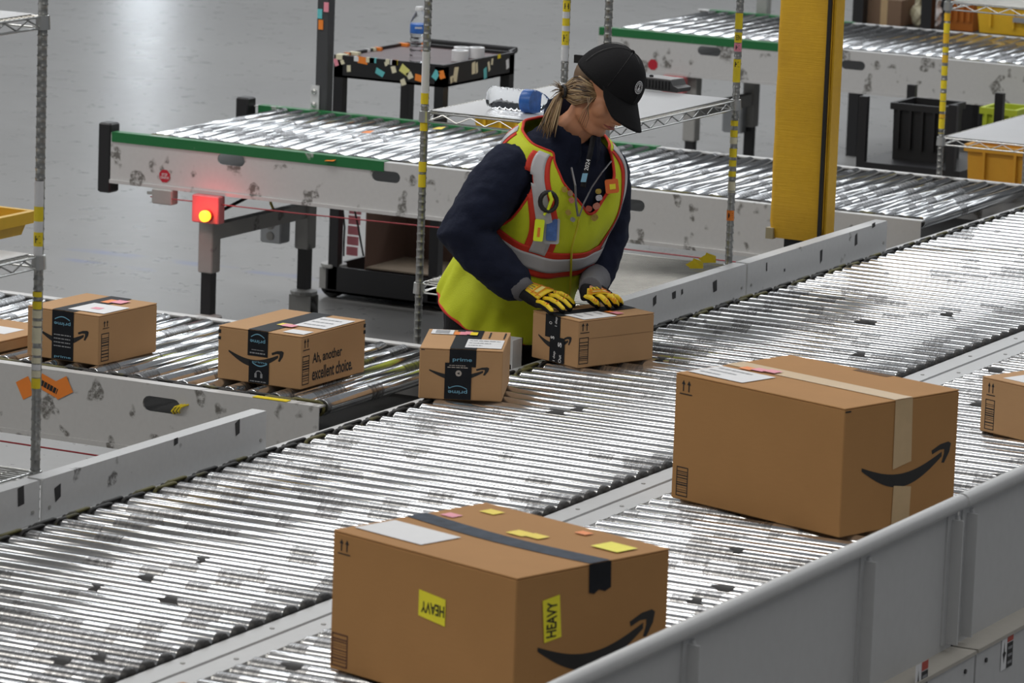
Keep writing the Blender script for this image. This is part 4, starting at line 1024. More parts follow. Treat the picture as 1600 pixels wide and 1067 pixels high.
for k, (px, m_) in enumerate(((1440, CREAM), (1462, PAPER), (1530, CREAM))):
    c = aty((1434, 1460, 1548)[k], 18, yk + .2)
    bgm = MB().ell((0,0,.06), .03, .025, .06, nu=12, nv=8).tube([(0,0,.11),(.01,0,.15)], [.012,.02], 8)
    for i, v in enumerate(bgm.v): bgm.v[i] = (v[0] + .012*math.sin(i*2.3), v[1] + .008*math.cos(i*1.7), max(0, v[2]))
    tag(link('plastic_bag', bgm, m_, None, loc=(c.x, yk + .2 + .02*k, ztp + .0005)), ('small cream bag on the dark rack', 'small white bag on the dark rack', 'cream bag nearest the yellow tote on the dark rack')[k], 'bag', 'bags on the rack')
yt = 10.45; c = aty(1570, 55, yt); hh = aty(1570, 28, yt).z
T = tote('yellow tote with brown paper on top at the top right', (c.x + .10, yt + .2, c.z), 0, .50, .34, .17, BINY, 1.08)
pp = MB(); vs = []; fs = []; r4 = random.Random(5)
for i in range(9):
    for j in range(7): vs.append((-.22 + .44*i/8, -.14 + .28*j/6, .17 + .07*math.sin(math.pi*i/8)*math.sin(math.pi*j/6) + r4.uniform(-.008,.008)))
for i in range(8):
    for j in range(6): a = i*7+j; fs.append((a, a+7, a+8, a+1))
link('packing_paper', MB().add(vs, fs), plain('kraft_paper', (.62,.50,.33), .8), T); link('bin_label', MB().box((-.06,-.205,.07), (.06,-.200,.095)), GREYI, T)
ts = thing('bin_stand', 'dark stand under the yellow tote at the top right', 'stand', (c.x + .10, yt + .2, 0))
link('stand_top', MB().box((-.28,-.19,c.z - .03), (.28,.19,c.z - .0005)), BLACKS, ts)
for a in (-.25, .25):
    for b in (-.15, .15): link('leg', MB().box((a-.015,b-.015,0), (a+.015,b+.015,c.z-.03)), BLACKS, ts)
# yellow tag on lower shelf corner and scrap on green conveyor
for k, (px, py) in enumerate(((1108, 412), (1088, 421))):
    q = at(px, py, ZS[0] + .012); mb = MB().poly([q + Vector((-.025,0,0)), q + Vector((.02,.01,.004)), q + Vector((.028,-.01,.03)), q + Vector((-.012,0,.036))])
    mb.poly([q + Vector((-.02,.002,0)), q + Vector((-.04,.0,.012)), q + Vector((-.012,0,.03))]); tag(link('tape_scrap', mb, YEL), ('crumpled yellow tape scrap on the shelf corner by the post', 'smaller yellow tape scrap left of the shelf corner')[k], 'tape')
# ------------------------------------------------------------------ the worker
D0 = 13.72
SKIN = plain('skin', (.62,.29,.16), .5, var=.12, vscale=25)
def _cloth(name, col, rough, s, var, bs, wave=0):
    m, nt, b = nodes(name); b.inputs['Roughness'].default_value = rough; b.inputs['Specular IOR Level'].default_value = .25
    c = coords(nt); n = noise(nt, c, s, 4); f = noise(nt, c, 9, 3)
    lk(nt, mixc(nt, f, tuple(x*(1-var) for x in col), tuple(x*(1+var) for x in col)), b.inputs['Base Color']); bump(nt, b, n, bs, .003); return m
NAVY = _cloth('navy_fleece', (.009,.013,.032), .85, 120, .35, .5)
BLK = _cloth('black_cloth', (.008,.008,.010), .8, 150, .3, .4)
LIME = _cloth('lime_mesh', (.56,.63,.025), .6, 260, .16, .35)
REDT = _cloth('red_orange_trim', (.62,.045,.025), .55, 150, .12, .2)
SILV = _cloth('silver_reflective', (.50,.50,.52), .35, 60, .08, .2)
GLY = plain('glove_yellow', (.90,.66,.02), .45, var=.06)
GLO = plain('glove_orange', (.80,.22,.02), .5)
GREYC = _cloth('grey_cuff', (.14,.14,.155), .7, 80, .25, .4)
def _hair():
    m, nt, b = nodes('hair'); b.inputs['Roughness'].default_value = .42
    c = coords(nt, scale=(1,1,1)); n = noise(nt, c, 110, 3); f = noise(nt, c, 25, 2)
    k = mixc(nt, ramp(nt, n, .35, .65), (.035,.022,.012), (.36,.24,.12)); lk(nt, mixc(nt, math_(nt, 'MULTIPLY', ramp(nt, f, .5, .7), .5), k, (.07,.045,.025)), b.inputs['Base Color']); return m
HAIR = _hair()
Rw = Vector((RM[0][0], RM[1][0], 0)).normalized(); Tw = Vector((RM[0][2], RM[1][2], 0)).normalized(); Uw = Vector((0,0,1))
Fd = (.70*Rw + .714*Tw).normalized(); Sd = (-.714*Rw + .70*Tw).normalized()
base = PJ0 = None
def PJw(px, py, n): r = ray(px, py); return Vector(CAM + r / FPX * (D0 - n))
ORG = PJw(785, 500, 0); ORG = Vector((ORG.x, ORG.y, 0))
PERS = thing('person', 'worker in black cap, navy jacket and lime high-visibility vest leaning over a carton', 'person', ORG)
def PJ(px, py, n): return PJw(px, py, n) - ORG
def ATL(px, py, z): return at(px, py, z) - ORG
def cv(r, u, t): return Vector(RM @ np.array([r, u, t]))      # camera-aligned direction -> world
def catmull(keys, t):
    ks = [k[0] for k in keys]
    for i in range(len(ks) - 1):
        if t <= ks[i+1] or i == len(ks) - 2: break
    s = (t - ks[i]) / (ks[i+1] - ks[i]); s = min(max(s, 0), 1)
    p = lambda j: np.array(keys[min(max(j, 0), len(keys)-1)][1:], float)
    a, b, c, d = p(i-1), p(i), p(i+1), p(i+2)
    return .5*((2*b) + (-a+c)*s + (2*a-5*b+4*c-d)*s*s + (-a+3*b-3*c+d)*s**3)
#        t    px   py    n     a     b
TK = [(0.0, 785, 482, .00, .205, .158), (.18, 803, 436, .03, .190, .150), (.38, 832, 384, .07, .178, .142), (.58, 858, 332, .115, .186, .150),
      (.76, 874, 282, .15, .200, .145), (.88, 880, 242, .17, .200, .122), (.95, 882, 218, .18, .160, .095), (1.0, 886, 202, .185, .085, .075)]
LEAN = R_(27)
Fn = (Fd*math.cos(LEAN) - Uw*math.sin(LEAN)).normalized()
def S(u, t, off=0.0):
    px, py, n, a, b = catmull(TK, t); c = PJ(px, py, n)
    cu, su = math.cos(u), math.sin(u); e = 2/2.3
    x = math.copysign(abs(su)**e, su)*(a + off); y = math.copysign(abs(cu)**e, cu)*(b + off)
    return c + Sd*x + Fn*y                  # u=0 front, u=+90 her right side (towards the camera)
def loft(u0, u1, t0, t1, nu, nt_, off, wob=0.0):
    vs = []; fs = []
    for i in range(nt_ + 1):
        for j in range(nu + 1):
            u = u0 + (u1-u0)*j/nu; t = t0 + (t1-t0)*i/nt_
            w_ = wob*(1 + .7*max(0, .36 - max(t, .03))/.36)*(math.sin(5*u + 14*t) + .6*math.sin(11*u - 9*t + 1) + .5*math.sin(23*t + 3*u) + .5*max(0, .36 - max(t, .03))/.36*math.sin(17*u + 6*t)) if wob else 0
            vs.append(S(u, t, off + w_))
    for i in range(nt_):
        for j in range(nu): a = i*(nu+1)+j; fs.append((a, a+1, a+nu+2, a+nu+1))
    return vs, fs
WOB = .0034
def solid_torso(mb, off, t0=0.0, t1=1.0, n=36, m=26):
    vs = []; fs = []
    for i in range(m+1):
        for j in range(n): vs.append(S(2*math.pi*j/n, t0 + (t1-t0)*i/m, off))
    for i in range(m):
        for j in range(n): fs.append((i*n+j, i*n+(j+1)%n, (i+1)*n+(j+1)%n, (i+1)*n+j))
    fs.append(tuple(range(n-1,-1,-1))); fs.append(tuple(range(m*n, m*n+n))); mb.add(vs, fs)
def vox(o, size, it=4, disp=None):
    m = o.modifiers.new('remesh', 'REMESH'); m.mode = 'VOXEL'; m.voxel_size = size; m.use_smooth_shade = True
    s = o.modifiers.new('smooth', 'SMOOTH'); s.factor = .5; s.iterations = it
    if disp:
        tx = bpy.data.textures.new('folds', 'CLOUDS'); tx.noise_scale = disp[1]; tx.noise_depth = 2
        d = o.modifiers.new('folds', 'DISPLACE'); d.texture = tx; d.strength = disp[0]; d.mid_level = .5; d.texture_coords = 'LOCAL'
    return o
# joints
RS, RE, RWr = PJ(792, 268, .285), PJ(722, 365, .31), PJ(806, 446, .30)
LS, LE, LWr = PJ(950, 268, .02), PJ(948, 372, -.04), PJ(926, 448, -.01)
NK = PJ(890, 206, .185)
HS = 1.05
HO = PJ(944, 141, .24); HF = cv(.55, -.68, .48).normalized(); HL = cv(.586, -.095, -.805); HL = (HL - HF*HL.dot(HF)).normalized(); HU = HF.cross(-HL).normalized()
if HU.dot(cv(.593, .724, .346)) < 0: HU = -HU
def HP(s, f, u): return HO + (HL*s + HF*f + HU*u)*HS        # s: towards her left
HQ = Matrix((HL, HF, HU)).transposed()
hipR = S(0,0.02)*0 + PJ(785, 490, 0) + Sd*.09; hipL = PJ(785, 490, 0) - Sd*.09
ftR = Vector((0,0,0)) + Sd*.12 - Fd*.03; ftL = Vector((0,0,0)) - Sd*.12 + Fd*.04
# body: one continuous skin surface
bd = MB(); solid_torso(bd, -.035, .0, 1.0)
bd.tube([NK - (PJ(925,165,.22) - NK)*.3, NK, PJ(908, 190, .20), PJ(928, 160, .225)], [.062,.056,.053,.055], 16, round_ends=True)
for a, b, c in ((RS, RE, RWr), (LS, LE, LWr)): bd.tube([a, a.lerp(b,.5), b, b.lerp(c,.45), c], [.055,.047,.040,.038,.028], 14, round_ends=True)
for h, f in ((hipR, ftR), (hipL, ftL)): bd.tube([h, h.lerp(f,.25), h.lerp(f,.5), h.lerp(f,.72), f + Vector((0,0,.07))], [.085,.075,.055,.052,.036], 14, round_ends=True); bd.ell(f + Fd*.06 + Vector((0,0,.04)), .045, .045, .038)
# head
bd.ell(HP(0,-.008,.035), .074*HS, .094*HS, .088*HS, HQ, 28, 20)
bd.ell(HP(0,.030,-.030), .062*HS, .066*HS, .078*HS, HQ, 24, 18)
bd.ell(HP(0,.058,-.092), .030*HS, .026*HS, .022*HS, HQ)                  # chin
for s in (-1, 1):
    bd.ell(HP(.040*s,.052,-.030), .026*HS, .030*HS, .030*HS, HQ)          # cheek
    bd.tube([HP(.060*s,-.008,-.040), HP(.052*s,.02,-.078), HP(.020*s,.062,-.098)], [.022*HS,.020*HS,.018*HS], 10, round_ends=True)   # jaw
    bd.ell(HP(.071*s,-.014,-.012), .008*HS, .016*HS, .024*HS, HQ)         # ear
    bd.ell(HP(.033*s,.082,.022), .026*HS, .012*HS, .009*HS, HQ)           # brow
    bd.ell(HP(.032*s,.074,.002), .015*HS, .012*HS, .011*HS, HQ)           # closed eyelid
    bd.ell(HP(.013*s,.096,-.034), .008*HS, .010*HS, .008*HS, HQ)          # nostril wing
bd.tube([HP(0,.086,.014), HP(0,.098,-.008), HP(0,.110,-.026), HP(0,.106,-.034)], [.008*HS,.0085*HS,.0105*HS,.008*HS], 10, round_ends=True)
bd.ell(HP(0,.091,-.054), .022*HS, .008*HS, .006*HS, HQ); bd.ell(HP(0,.089,-.065), .019*HS, .009*HS, .007*HS, HQ)
# hands inside the gloves
for q_ in ((PJ(822,456,.33), PJ(848,467,.325)), (ATL(922,451,PB[4]+ZR+.064), ATL(936,462,PB[4]+ZR+.042))): bd.tube(q_, [.012,.010], 8, round_ends=True)
body = vox(link('body', bd, SKIN, PERS, 'skin of face and neck'), .0042, 2)
for s in (-1, 1):
    link('eyebrow', MB().tube([HP(.014*s,.094,.020), HP(.030*s,.094,.026), HP(.052*s,.078,.020)], [.002,.0032,.0015], 6, round_ends=True), HAIR, PERS)
    link('eyelashes', MB().tube([HP(.018*s,.084,-.004), HP(.032*s,.087,-.009), HP(.047*s,.076,-.005)], [.001,.0022,.001], 6), BLK, PERS)
link('lips', MB().tube([HP(-.023,.087,-.0595), HP(-.010,.0985,-.0575), HP(0,.0995,-.0585), HP(.010,.0985,-.0575), HP(.023,.087,-.0595)], [.002,.0045,.005,.0045,.002], 8, round_ends=True), plain('lip', (.36,.11,.085), .4), PERS)
# trousers
tr = MB()
for h, f in ((hipR, ftR), (hipL, ftL)): tr.tube([h + Uw*.03, h.lerp(f,.25), h.lerp(f,.5), h.lerp(f,.75), f + Vector((0,0,.08))], [.115,.10,.082,.072,.066], 18, round_ends=True)
solid_torso(tr, -.016, 0.0, .30)
tr.ell(PJ(785, 492, 0), .17, .14, .11)
vox(link('trousers', tr, BLK, PERS, 'black trousers'), .012, 6, (.012, .08))
for f in (ftR, ftL):
    sh = MB().ell(f + Fd*.06 + Vector((0,0,.05)), .055, .055, .048).ell(f + Fd*.13 + Vector((0,0,.038)), .048, .048, .036).tube([f + Vector((0,0,.04)), f + Vector((0,0,.11))], [.055,.05], 14)
    o = vox(link('shoe', sh, BLACK, PERS), .008, 3)
# jacket
jk = MB(); solid_torso(jk, -.020, .05, .985)
jk.tube([RS - (RE-RS)*.05, RS.lerp(RE,.3), RS.lerp(RE,.65), RE, RE.lerp(RWr,.35), RE.lerp(RWr,.75), RE.lerp(RWr,.93)], [.080,.084,.082,.079,.073,.064,.060], 20, round_ends=True)
jk.tube([LS, LS.lerp(LE,.4), LE, LE.lerp(LWr,.5), LE.lerp(LWr,.92)], [.072,.072,.066,.058,.052], 18, round_ends=True)
for k in range(18):                                     # standing collar, open at the front
    a = R_(28) + (2*math.pi - R_(56))*k/17
    p0 = NK + Sd*math.sin(a)*.080 + Fn*(math.cos(a)*.075 + .012) - Uw*.012; p1 = p0 + Uw*(.060 - .020*math.cos(a)) + (Fn*math.cos(a) + Sd*math.sin(a))*.004
    jk.tube([p0 - Uw*.03, p0, p1], [.015,.014,.010], 8, round_ends=True)
vox(link('jacket', jk, NAVY, PERS, 'navy zip jacket'), .0080, 3, (.016, .05))
# sleeve creases of the right elbow
# vest shell
NU, NT = 200, 110
vs, fs = loft(-math.pi, math.pi, -.02, .965, NU, NT, .016, WOB)
JR = PJ(793, 292, .25); ctr = lambda t: PJ(*catmull(TK, t)[:3])
def keep(u, t, p):
    if t > .73 and abs(u) < R_(41)*(t - .73)/.22: return False
    for sgn in (1, -1):
        if sgn*math.sin(u) <= .25: continue
        c0 = S(sgn*math.pi/2, .70) ; d = p - c0; d = d - Sd*d.dot(Sd)
        v = d.dot(Uw); h = d.dot(Fn)
        if (v/.100)**2 + ((h + .012)/.078)**2 < 1: return False
    return True
ok = []
for f in fs:
    i = f[0]; t = -.02 + .985*((i // (NU+1)) + .5)/NT; u = -math.pi + 2*math.pi*((i % (NU+1)) + .5)/NU
    ok.append(keep(u, t, (vs[f[0]] + vs[f[2]])/2))
bm = bmesh.new(); bv = [bm.verts.new(v) for v in vs]
for f, k in zip(fs, ok):
    if k: bm.faces.new([bv[i] for i in f])
bmesh.ops.remove_doubles(bm, verts=bm.verts, dist=.0004)
for v in [v for v in bm.verts if not v.link_faces]: bm.verts.remove(v)
for _ in range(10):                       # even out the cut outlines
    mv = {}
    for v in bm.verts:
        be = [e for e in v.link_edges if e.is_boundary]
        if len(be) == 2: mv[v] = (be[0].other_vert(v).co + be[1].other_vert(v).co)/2
    for v, c in mv.items(): v.co = v.co.lerp(c, .5)
bmesh.ops.recalc_face_normals(bm, faces=bm.faces)
loops = []; be = set(e for e in bm.edges if e.is_boundary)
while be:
    e = be.pop(); lp = [e.verts[0], e.verts[1]]
    while True:
        nx = [q for q in lp[-1].link_edges if q in be]
        if not nx: break
        be.discard(nx[0]); lp.append(nx[0].other_vert(lp[-1]))
    loops.append([v.co.copy() for v in lp])
me = bpy.data.meshes.new('vest'); bm.to_mesh(me); bm.free()
for p in me.polygons: p.use_smooth = True
vest = link('vest', me, LIME, PERS, 'lime high-visibility vest with silver stripes')
sl = vest.modifiers.new('cloth', 'SOLIDIFY'); sl.thickness = .004; sl.offset = 0
for l in loops:
    if len(l) < 20: continue
    o = link('piping', MB().tube(l[::2] + [l[-1]], .0048, 6, caps=False), REDT, vest, 'red-orange edge binding', sm=80)
SHF = False
def ush(t): s = min(max((t - .58)/.36, 0), 1); return R_(15)*s*s*(3-2*s)
def patch(name, u0, u1, t0, t1, off, mat, label=None):
    nu = max(2, int(abs(u1-u0)/.05)); nt_ = max(2, int(abs(t1-t0)/.012)); v_, f_ = loft(u0, u1, t0, t1, nu, nt_, off, WOB)
    if SHF:
        v_ = []
        for i in range(nt_ + 1):
            for j in range(nu + 1):
                t = t0 + (t1-t0)*i/nt_; u = u0 + (u1-u0)*j/nu; u += math.copysign(ush(t), math.sin(u))*(1 if math.cos(u) > 0 else -1)
                v_.append(S(u, t, off + WOB*(math.sin(5*u + 14*t) + .6*math.sin(11*u - 9*t + 1) + .5*math.sin(23*t + 3*u))))
    keepf = []
    for f in f_:
        i = f[0]; t = t0 + (t1-t0)*((i//(nu+1)) + .5)/nt_; u = u0 + (u1-u0)*((i % (nu+1)) + .5)/nu
        if SHF: u += math.copysign(ush(t), math.sin(u))*(1 if math.cos(u) > 0 else -1)
        if keep(u, t, (v_[f[0]] + v_[f[2]])/2): keepf.append(f)
    o = link(name, MB().add(v_, keepf), mat, vest, label)
    for p in o.data.polygons: p.use_smooth = True
    s_ = o.modifiers.new('cloth', 'SOLIDIFY'); s_.thickness = .0015; s_.offset = 1
    return o
TB = .455
patch('red_trim', -math.pi, math.pi, TB - .078, TB + .078, .0205, REDT); patch('reflective_stripe', -math.pi, math.pi, TB - .042, TB + .042, .023, SILV)
SHF = True
for sg in (1, -1):
    patch('red_trim', sg*R_(27), sg*R_(57), TB + .06, .955, .0200, REDT); patch('reflective_stripe', sg*R_(33), sg*R_(50), TB + .05, .96, .0228, SILV)
    patch('red_trim', sg*R_(180-57), sg*R_(180-27), TB + .06, .955, .0200, REDT); patch('reflective_stripe', sg*R_(180-50), sg*R_(180-33), TB + .05, .96, .0228, SILV)
# points on the vest seen at a pixel
_grid = []
for i in range(100):
    for j in range(181):
        u = R_(-90 + j); t = i/100; p = S(u, t, .026); q = pr(p + ORG); _grid.append((q[0], q[1], q[2], p, u, t))
_ga = np.array([(g[0], g[1], g[2]) for g in _grid])
def VS(px, py, off=0.0):
    d = np.hypot(_ga[:,0]-px, _ga[:,1]-py) + (_ga[:,2]-_ga[:,2].min())*4; g = _grid[int(np.argmin(d))]
    tow = (Vector(CAM) - ORG - g[3]).normalized(); return PJ(px, py, D0 - g[2]) + tow*off
cR = cv(1,0,0); cU = cv(0,1,0); cT = cv(0,0,1)
def slab(name, px, py, wpx, hpx, th, mat, ang=0, off=.004, parent=None, label=None, r=.3):
    c = VS(px, py, off); s = .00192; a = R_(ang); w2, h2 = wpx*s/2, hpx*s/2; rr = min(w2, h2)*r
    out = []
    for sx, sy, a0 in ((1,1,0),(-1,1,90),(-1,-1,180),(1,-1,270)):
        for k in range(4): b = R_(a0 + 30*k); out.append((sx*(w2-rr) + rr*math.cos(b), sy*(h2-rr) + rr*math.sin(b)))
    f = lambda u, v, w_: c + cR*(u*math.cos(a) - v*math.sin(a)) + cU*(u*math.sin(a) + v*math.cos(a)) + cT*w_
    return link(name, MB().prism(out, [], f, th), mat, parent or vest, label), f
kn, f = slab('safety_cutter', 842, 360, 15, 34, .010, plain('neon_yellow', (.80,.95,.02), .4), -6, .008, label='neon yellow safety cutter')
link('cutter_slot', MB().prism([(-.004,-.02),(.004,-.02),(.004,.008),(-.004,.008)], [], lambda u, v, w_: f(u, v, .0102 + w_), .0006), GLO, kn)
link('cutter_clip', MB().tube([VS(858,300,.02), VS(862,312,.022), VS(857,326,.02), VS(850,336,.018)], [.006,.006,.005,.004], 8), MT['neon_yellow'], kn)
cl_ = MB(); pts = [VS(857 + 13*math.cos(2*math.pi*k/16), 315 + 15*math.sin(2*math.pi*k/16), .018) for k in range(17)]
link('key_coil', cl_.tube(pts, .007, 8), BLACK, vest, 'black key coil')
ho, f = slab('badge_holder', 862, 361, 24, 40, .002, plain('clear_vinyl', (.45,.47,.50), .2), -3, .004); slab('id_card', 862, 359, 17, 34, .002, plain('card_blue', (.06,.13,.36), .3, var=.5, vscale=60), -3, .007, parent=vest, label='blue identity card')
lt, f = slab('clip_light', 956, 291, 21, 22, .016, plain('light_orange', (.78,.16,.03), .4), 6, .01, label='orange clip-on light')
link('light_lens', MB().prism([(-.009,-.008),(.009,-.008),(.009,.008),(-.009,.008)], [], lambda u, v, w_: f(u + .002, v - .002, .0162 + w_), .001), YELH, lt)
for k, (px, py, s, m_) in enumerate(((882,296,8,'gold'),(891,302,8,'tan'),(893,313,8,'pinkish'),(888,332,8,'gold'),(895,343,7,'grey'),(920,326,9,'red'),(935,299,8,'gold'),(936,309,9,'whiteb'),(932,322,10,'pinkish'),(929,340,10,'gold'))):
    cols = dict(gold=(.42,.30,.06), tan=(.45,.28,.18), pinkish=(.55,.22,.16), grey=(.3,.3,.28), red=(.45,.10,.07), whiteb=(.55,.55,.6))
    mt_ = MT.get('pin_'+m_) or plain('pin_'+m_, cols[m_], .35, .3, var=.5, vscale=200)
    slab('enamel_pin', px, py, s, s*1.15, .004, mt_, 15*k, .004, r=.8)
link('vest_zip', MB().tube([VS(905,338,.006), VS(902,355,.006), VS(897,372,.006), VS(893,388,.006), VS(892,425,.006), VS(890,470,.006)], .0035, 6), plain('zip_yellow', (.55,.50,.02), .4), vest)
link('jacket_zip', MB().tube([PJ(905,338,.33), PJ(912,318,.325), PJ(925,292,.30), PJ(940,270,.26), PJ(955,252,.2)], .0025, 6), plain('zip_grey', (.16,.16,.17), .4, .5), PERS)
link('jacket_zip', MB().tube([PJ(903,338,.33), PJ(900,318,.335), PJ(899,290,.33), PJ(893,262,.30)], .0035, 6), MT['zip_grey'], PERS)
# lanyard with badge strap
lp_ = [PJ(927,214,.30), PJ(922,240,.325), PJ(916,268,.335), PJ(911,292,.34)]
ly = link('lanyard', MB().tube(lp_, .008, 8, flat=((RM[0][0],RM[1][0],RM[2][0]), 1.0)), BLK, PERS, 'black lanyard')
f = lambda u, v: PJ(917.5,258,.349) + (cR*.22 + cU*.97)*u + (cR*-.97 + cU*.22)*v
link('lanyard_lettering', put_text(MB(), '2024', f, -.016, -.006, .018, .006, 0), PAPER, ly)
c0 = PJ(913,277,.350); g_ = lambda u, v: c0 + cR*(u - .25*-v*0) + cU*v + cR*v*.22
link('lanyard_patch', MB().poly([g_(-.008,-.014), g_(.008,-.014), g_(.008,.012), g_(-.008,.012)]), plain('sky_blue', (.22,.45,.62), .4), ly)
# cap
cp = MB(); nv, nu = 16, 40; vs = []; fs = []
for i in range(nv + 1):
    th = R_(2 + 94*i/nv)
    for j in range(nu):
        a = 2*math.pi*j/nu; fwd = math.cos(a)
        sx = .087*math.sin(th)*math.sin(a); fy = (.110 if fwd < 0 else .108)*math.sin(th)*fwd; uz = .108*math.cos(th)*1
        uz += -.012*max(0, -fwd)*math.sin(th)**3 + .006*max(0, fwd)*math.sin(th)
        vs.append(HP(sx, fy - .006, uz + .032))
for i in range(nv):
    for j in range(nu): fs.append((i*nu+j, i*nu+(j+1)%nu, (i+1)*nu+(j+1)%nu, (i+1)*nu+j))
fs.append(tuple(range(nu)))
CAPM = _cloth('cap_cotton', (.0075,.0075,.009), .85, 160, .3, .35)
capo = link('cap', MB().add(vs, fs), CAPM, PERS, 'black baseball cap', sm=70); so = capo.modifiers.new('cloth', 'SOLIDIFY'); so.thickness = .004
vs = []; fs = []; na, nd = 24, 10
for i in range(na + 1):
    a = R_(-66 + 132*i/na)
    for j in range(nd + 1):
        d = j/nd; ext = .080*max(0.02, math.cos(a*90/70))**.55
        sx = .088*math.sin(a)*(1 - .05*d); fy = .104*math.cos(a) - .006 + ext*d
        uz = .036 - (.030*d + .020*(math.sin(a)**2)*(d**.7) + .010*d*d)*min(1, ext/.055)
        vs.append(HP(sx, fy, uz))
for i in range(na):
    for j in range(nd): k = i*(nd+1)+j; fs.append((k, k+1, k+nd+2, k+nd+1))
br = link('brim', MB().add(vs, fs), CAPM, capo, sm=80); so = br.modifiers.new('cloth', 'SOLIDIFY'); so.thickness = .0035
link('cap_button', MB().ell(HP(0,-.006,.142), .007, .007, .004, HQ, 12, 8), CAPM, capo)
link('cap_strap', MB().box((-.016,-.006,-.012), (.016,.006,.012)), BLACK, capo).location = HP(-.02,-.118,.012)
for k in range(6):                            # seams of the cap panels
    a = 2*math.pi*k/6 + math.pi/6*0
    link('seam', MB().tube([HP(.0885*math.sin(R_(b))*math.sin(a), .110*math.sin(R_(b))*math.cos(a) - .006, .1095*math.cos(R_(b)) + .032) for b in range(4, 92, 8)], .0010, 5), BLACK, capo)
def CF(s, v):                                  # emblem on the cap front, s sideways, v up, metres
    th = R_(60) - v/.108; a = (s - .012)/.095
    return HP(.0895*math.sin(th)*math.sin(a), .1115*math.sin(th)*math.cos(a) - .006 + .002, .1095*math.cos(th) + .034)
em = MB(); n = 28
def ring2(mb, r0, r1, sx=1, cy=0):
    for k in range(n):
        a0, a1 = 2*math.pi*k/n, 2*math.pi*(k+1)/n
        mb.add([CF(sx*r0*math.cos(a0), cy + r0*math.sin(a0)), CF(sx*r1*math.cos(a0), cy + r1*math.sin(a0)), CF(sx*r1*math.cos(a1), cy + r1*math.sin(a1)), CF(sx*r0*math.cos(a1), cy + r0*math.sin(a1))], [(0,1,2,3)])
ring2(em, .0165, .0185); ring2(em, .0105, .0125)
for k in range(14):
    a = 2*math.pi*k/14; em.add([CF(.0138*math.cos(a), .0138*math.sin(a)), CF(.0155*math.cos(a), .0155*math.sin(a)), CF(.0155*math.cos(a+.2), .0155*math.sin(a+.2)), CF(.0138*math.cos(a+.2), .0138*math.sin(a+.2))], [(0,1,2,3)])
ring2(em, .0015, .0036, 1, .0048); em.add([CF(-.0042,-.0085), CF(.0042,-.0085), CF(.0042,0), CF(-.0042,0)], [(0,1,2,3)])
link('cap_emblem', em, PAPER, capo, 'round white embroidered emblem')
# hair swept back into a ponytail
spans = []
class HMB(MB):
    def add(s, vs, fs):
        a = len(s.f); MB.add(s, vs, fs); spans.append((a, len(s.f))); return s
hr = HMB(); rh = random.Random(11)
def lerp_pl(pl, s):
    k = s*(len(pl)-1); i = min(int(k), len(pl)-2); q = k - i; return np.array(pl[i])*(1-q) + np.array(pl[i+1])*q
HT = [(940,141,.285),(920,128,.308),(902,117,.288),(889,127,.262),(880,139,.25)]; HB = [(938,157,.288),(914,159,.314),(899,164,.292),(888,157,.268),(881,148,.25)]
for k in range(46):
    v = k/45; pts = []; 
    for s in [i/9 for i in range(10)]:
        p = lerp_pl(HT, s)*(1-v) + lerp_pl(HB, s)*v; bul = .004*math.sin(math.pi*v)
        pts.append(PJ(p[0] + rh.uniform(-.5,.5), p[1] + rh.uniform(-.8,.8), p[2] + bul + rh.uniform(-.002,.002)))
    hr.tube(pts, [.0022] + [.0034]*8 + [.003], 5)
hr.ell(HP(0,-.034,.012), .076*HS, .078*HS, .074*HS, HQ, 24, 18)
hr.ell(PJ(884,142,.245), .020,.020,.022)
TL = [[(878,142,.25),(868,152,.262),(858,172,.27),(850,190,.285),(846,206,.29)], [(880,146,.25),(874,162,.265),(868,182,.28),(862,200,.295),(858,212,.30)]]
for k in range(70):
    v = rh.random(); pts = []; jx, jy, jn = rh.gauss(0,3.0), rh.gauss(0,4), rh.gauss(0,.012); ln = rh.uniform(.72, 1.05)
    for i in range(7):
        s = i/6*ln; p = lerp_pl(TL[0], min(s,1))*(1-v) + lerp_pl(TL[1], min(s,1))*v
        pts.append(PJ(p[0] + jx*s*1.6, p[1] + jy*s + (s > 1)*3, p[2] + jn*s + .01*math.sin(math.pi*s)))
    hr.tube(pts, [.0026,.003,.003,.0028,.0024,.0018,.0007], 5)
for k in range(16):
    a = R_(rh.uniform(95, 205)); l_ = rh.uniform(10, 26); hr.tube([PJ(879,141,.26), PJ(879 + .6*l_*math.cos(a), 141 - .6*l_*math.sin(a), .268), PJ(879 + l_*math.cos(a), 141 - l_*math.sin(a) + 4, .27)], [.0014,.0011,.0005], 4)
for k in range(5): hr.tube([PJ(930 - 3*k, 152, .325), PJ(912 + 2*k, 172 + 3*k, .330), PJ(903 + 3*k, 192 + 2*k, .325)], [.001,.001,.0005], 4)
hme = hr.mesh('hair', True, fix=False)
for m_ in (plain('hair_blonde', (.30,.195,.095), .45), plain('hair_light', (.42,.30,.16), .45), plain('hair_dark', (.05,.030,.016), .45), plain('hair_brown', (.15,.09,.045), .45)): hme.materials.append(m_)
cur = 0; k_ = 0; last = -1
for sidx, (f0, f1) in enumerate(spans):
    mi = 3 if f1 - f0 > 200 else rh.choice((0,0,1,2,3,3))
    for pi in range(f0, f1): hme.polygons[pi].material_index = mi
link('hair', hme, None, PERS, 'dark blonde hair tied in a ponytail')
link('hair_tie', MB().tube([PJ(880 + 4*math.cos(2*math.pi*k/12), 143 + 9*math.sin(2*math.pi*k/12), .262 + .012*math.cos(2*math.pi*k/12)) for k in range(13)], .005, 8), BLACK, PERS)
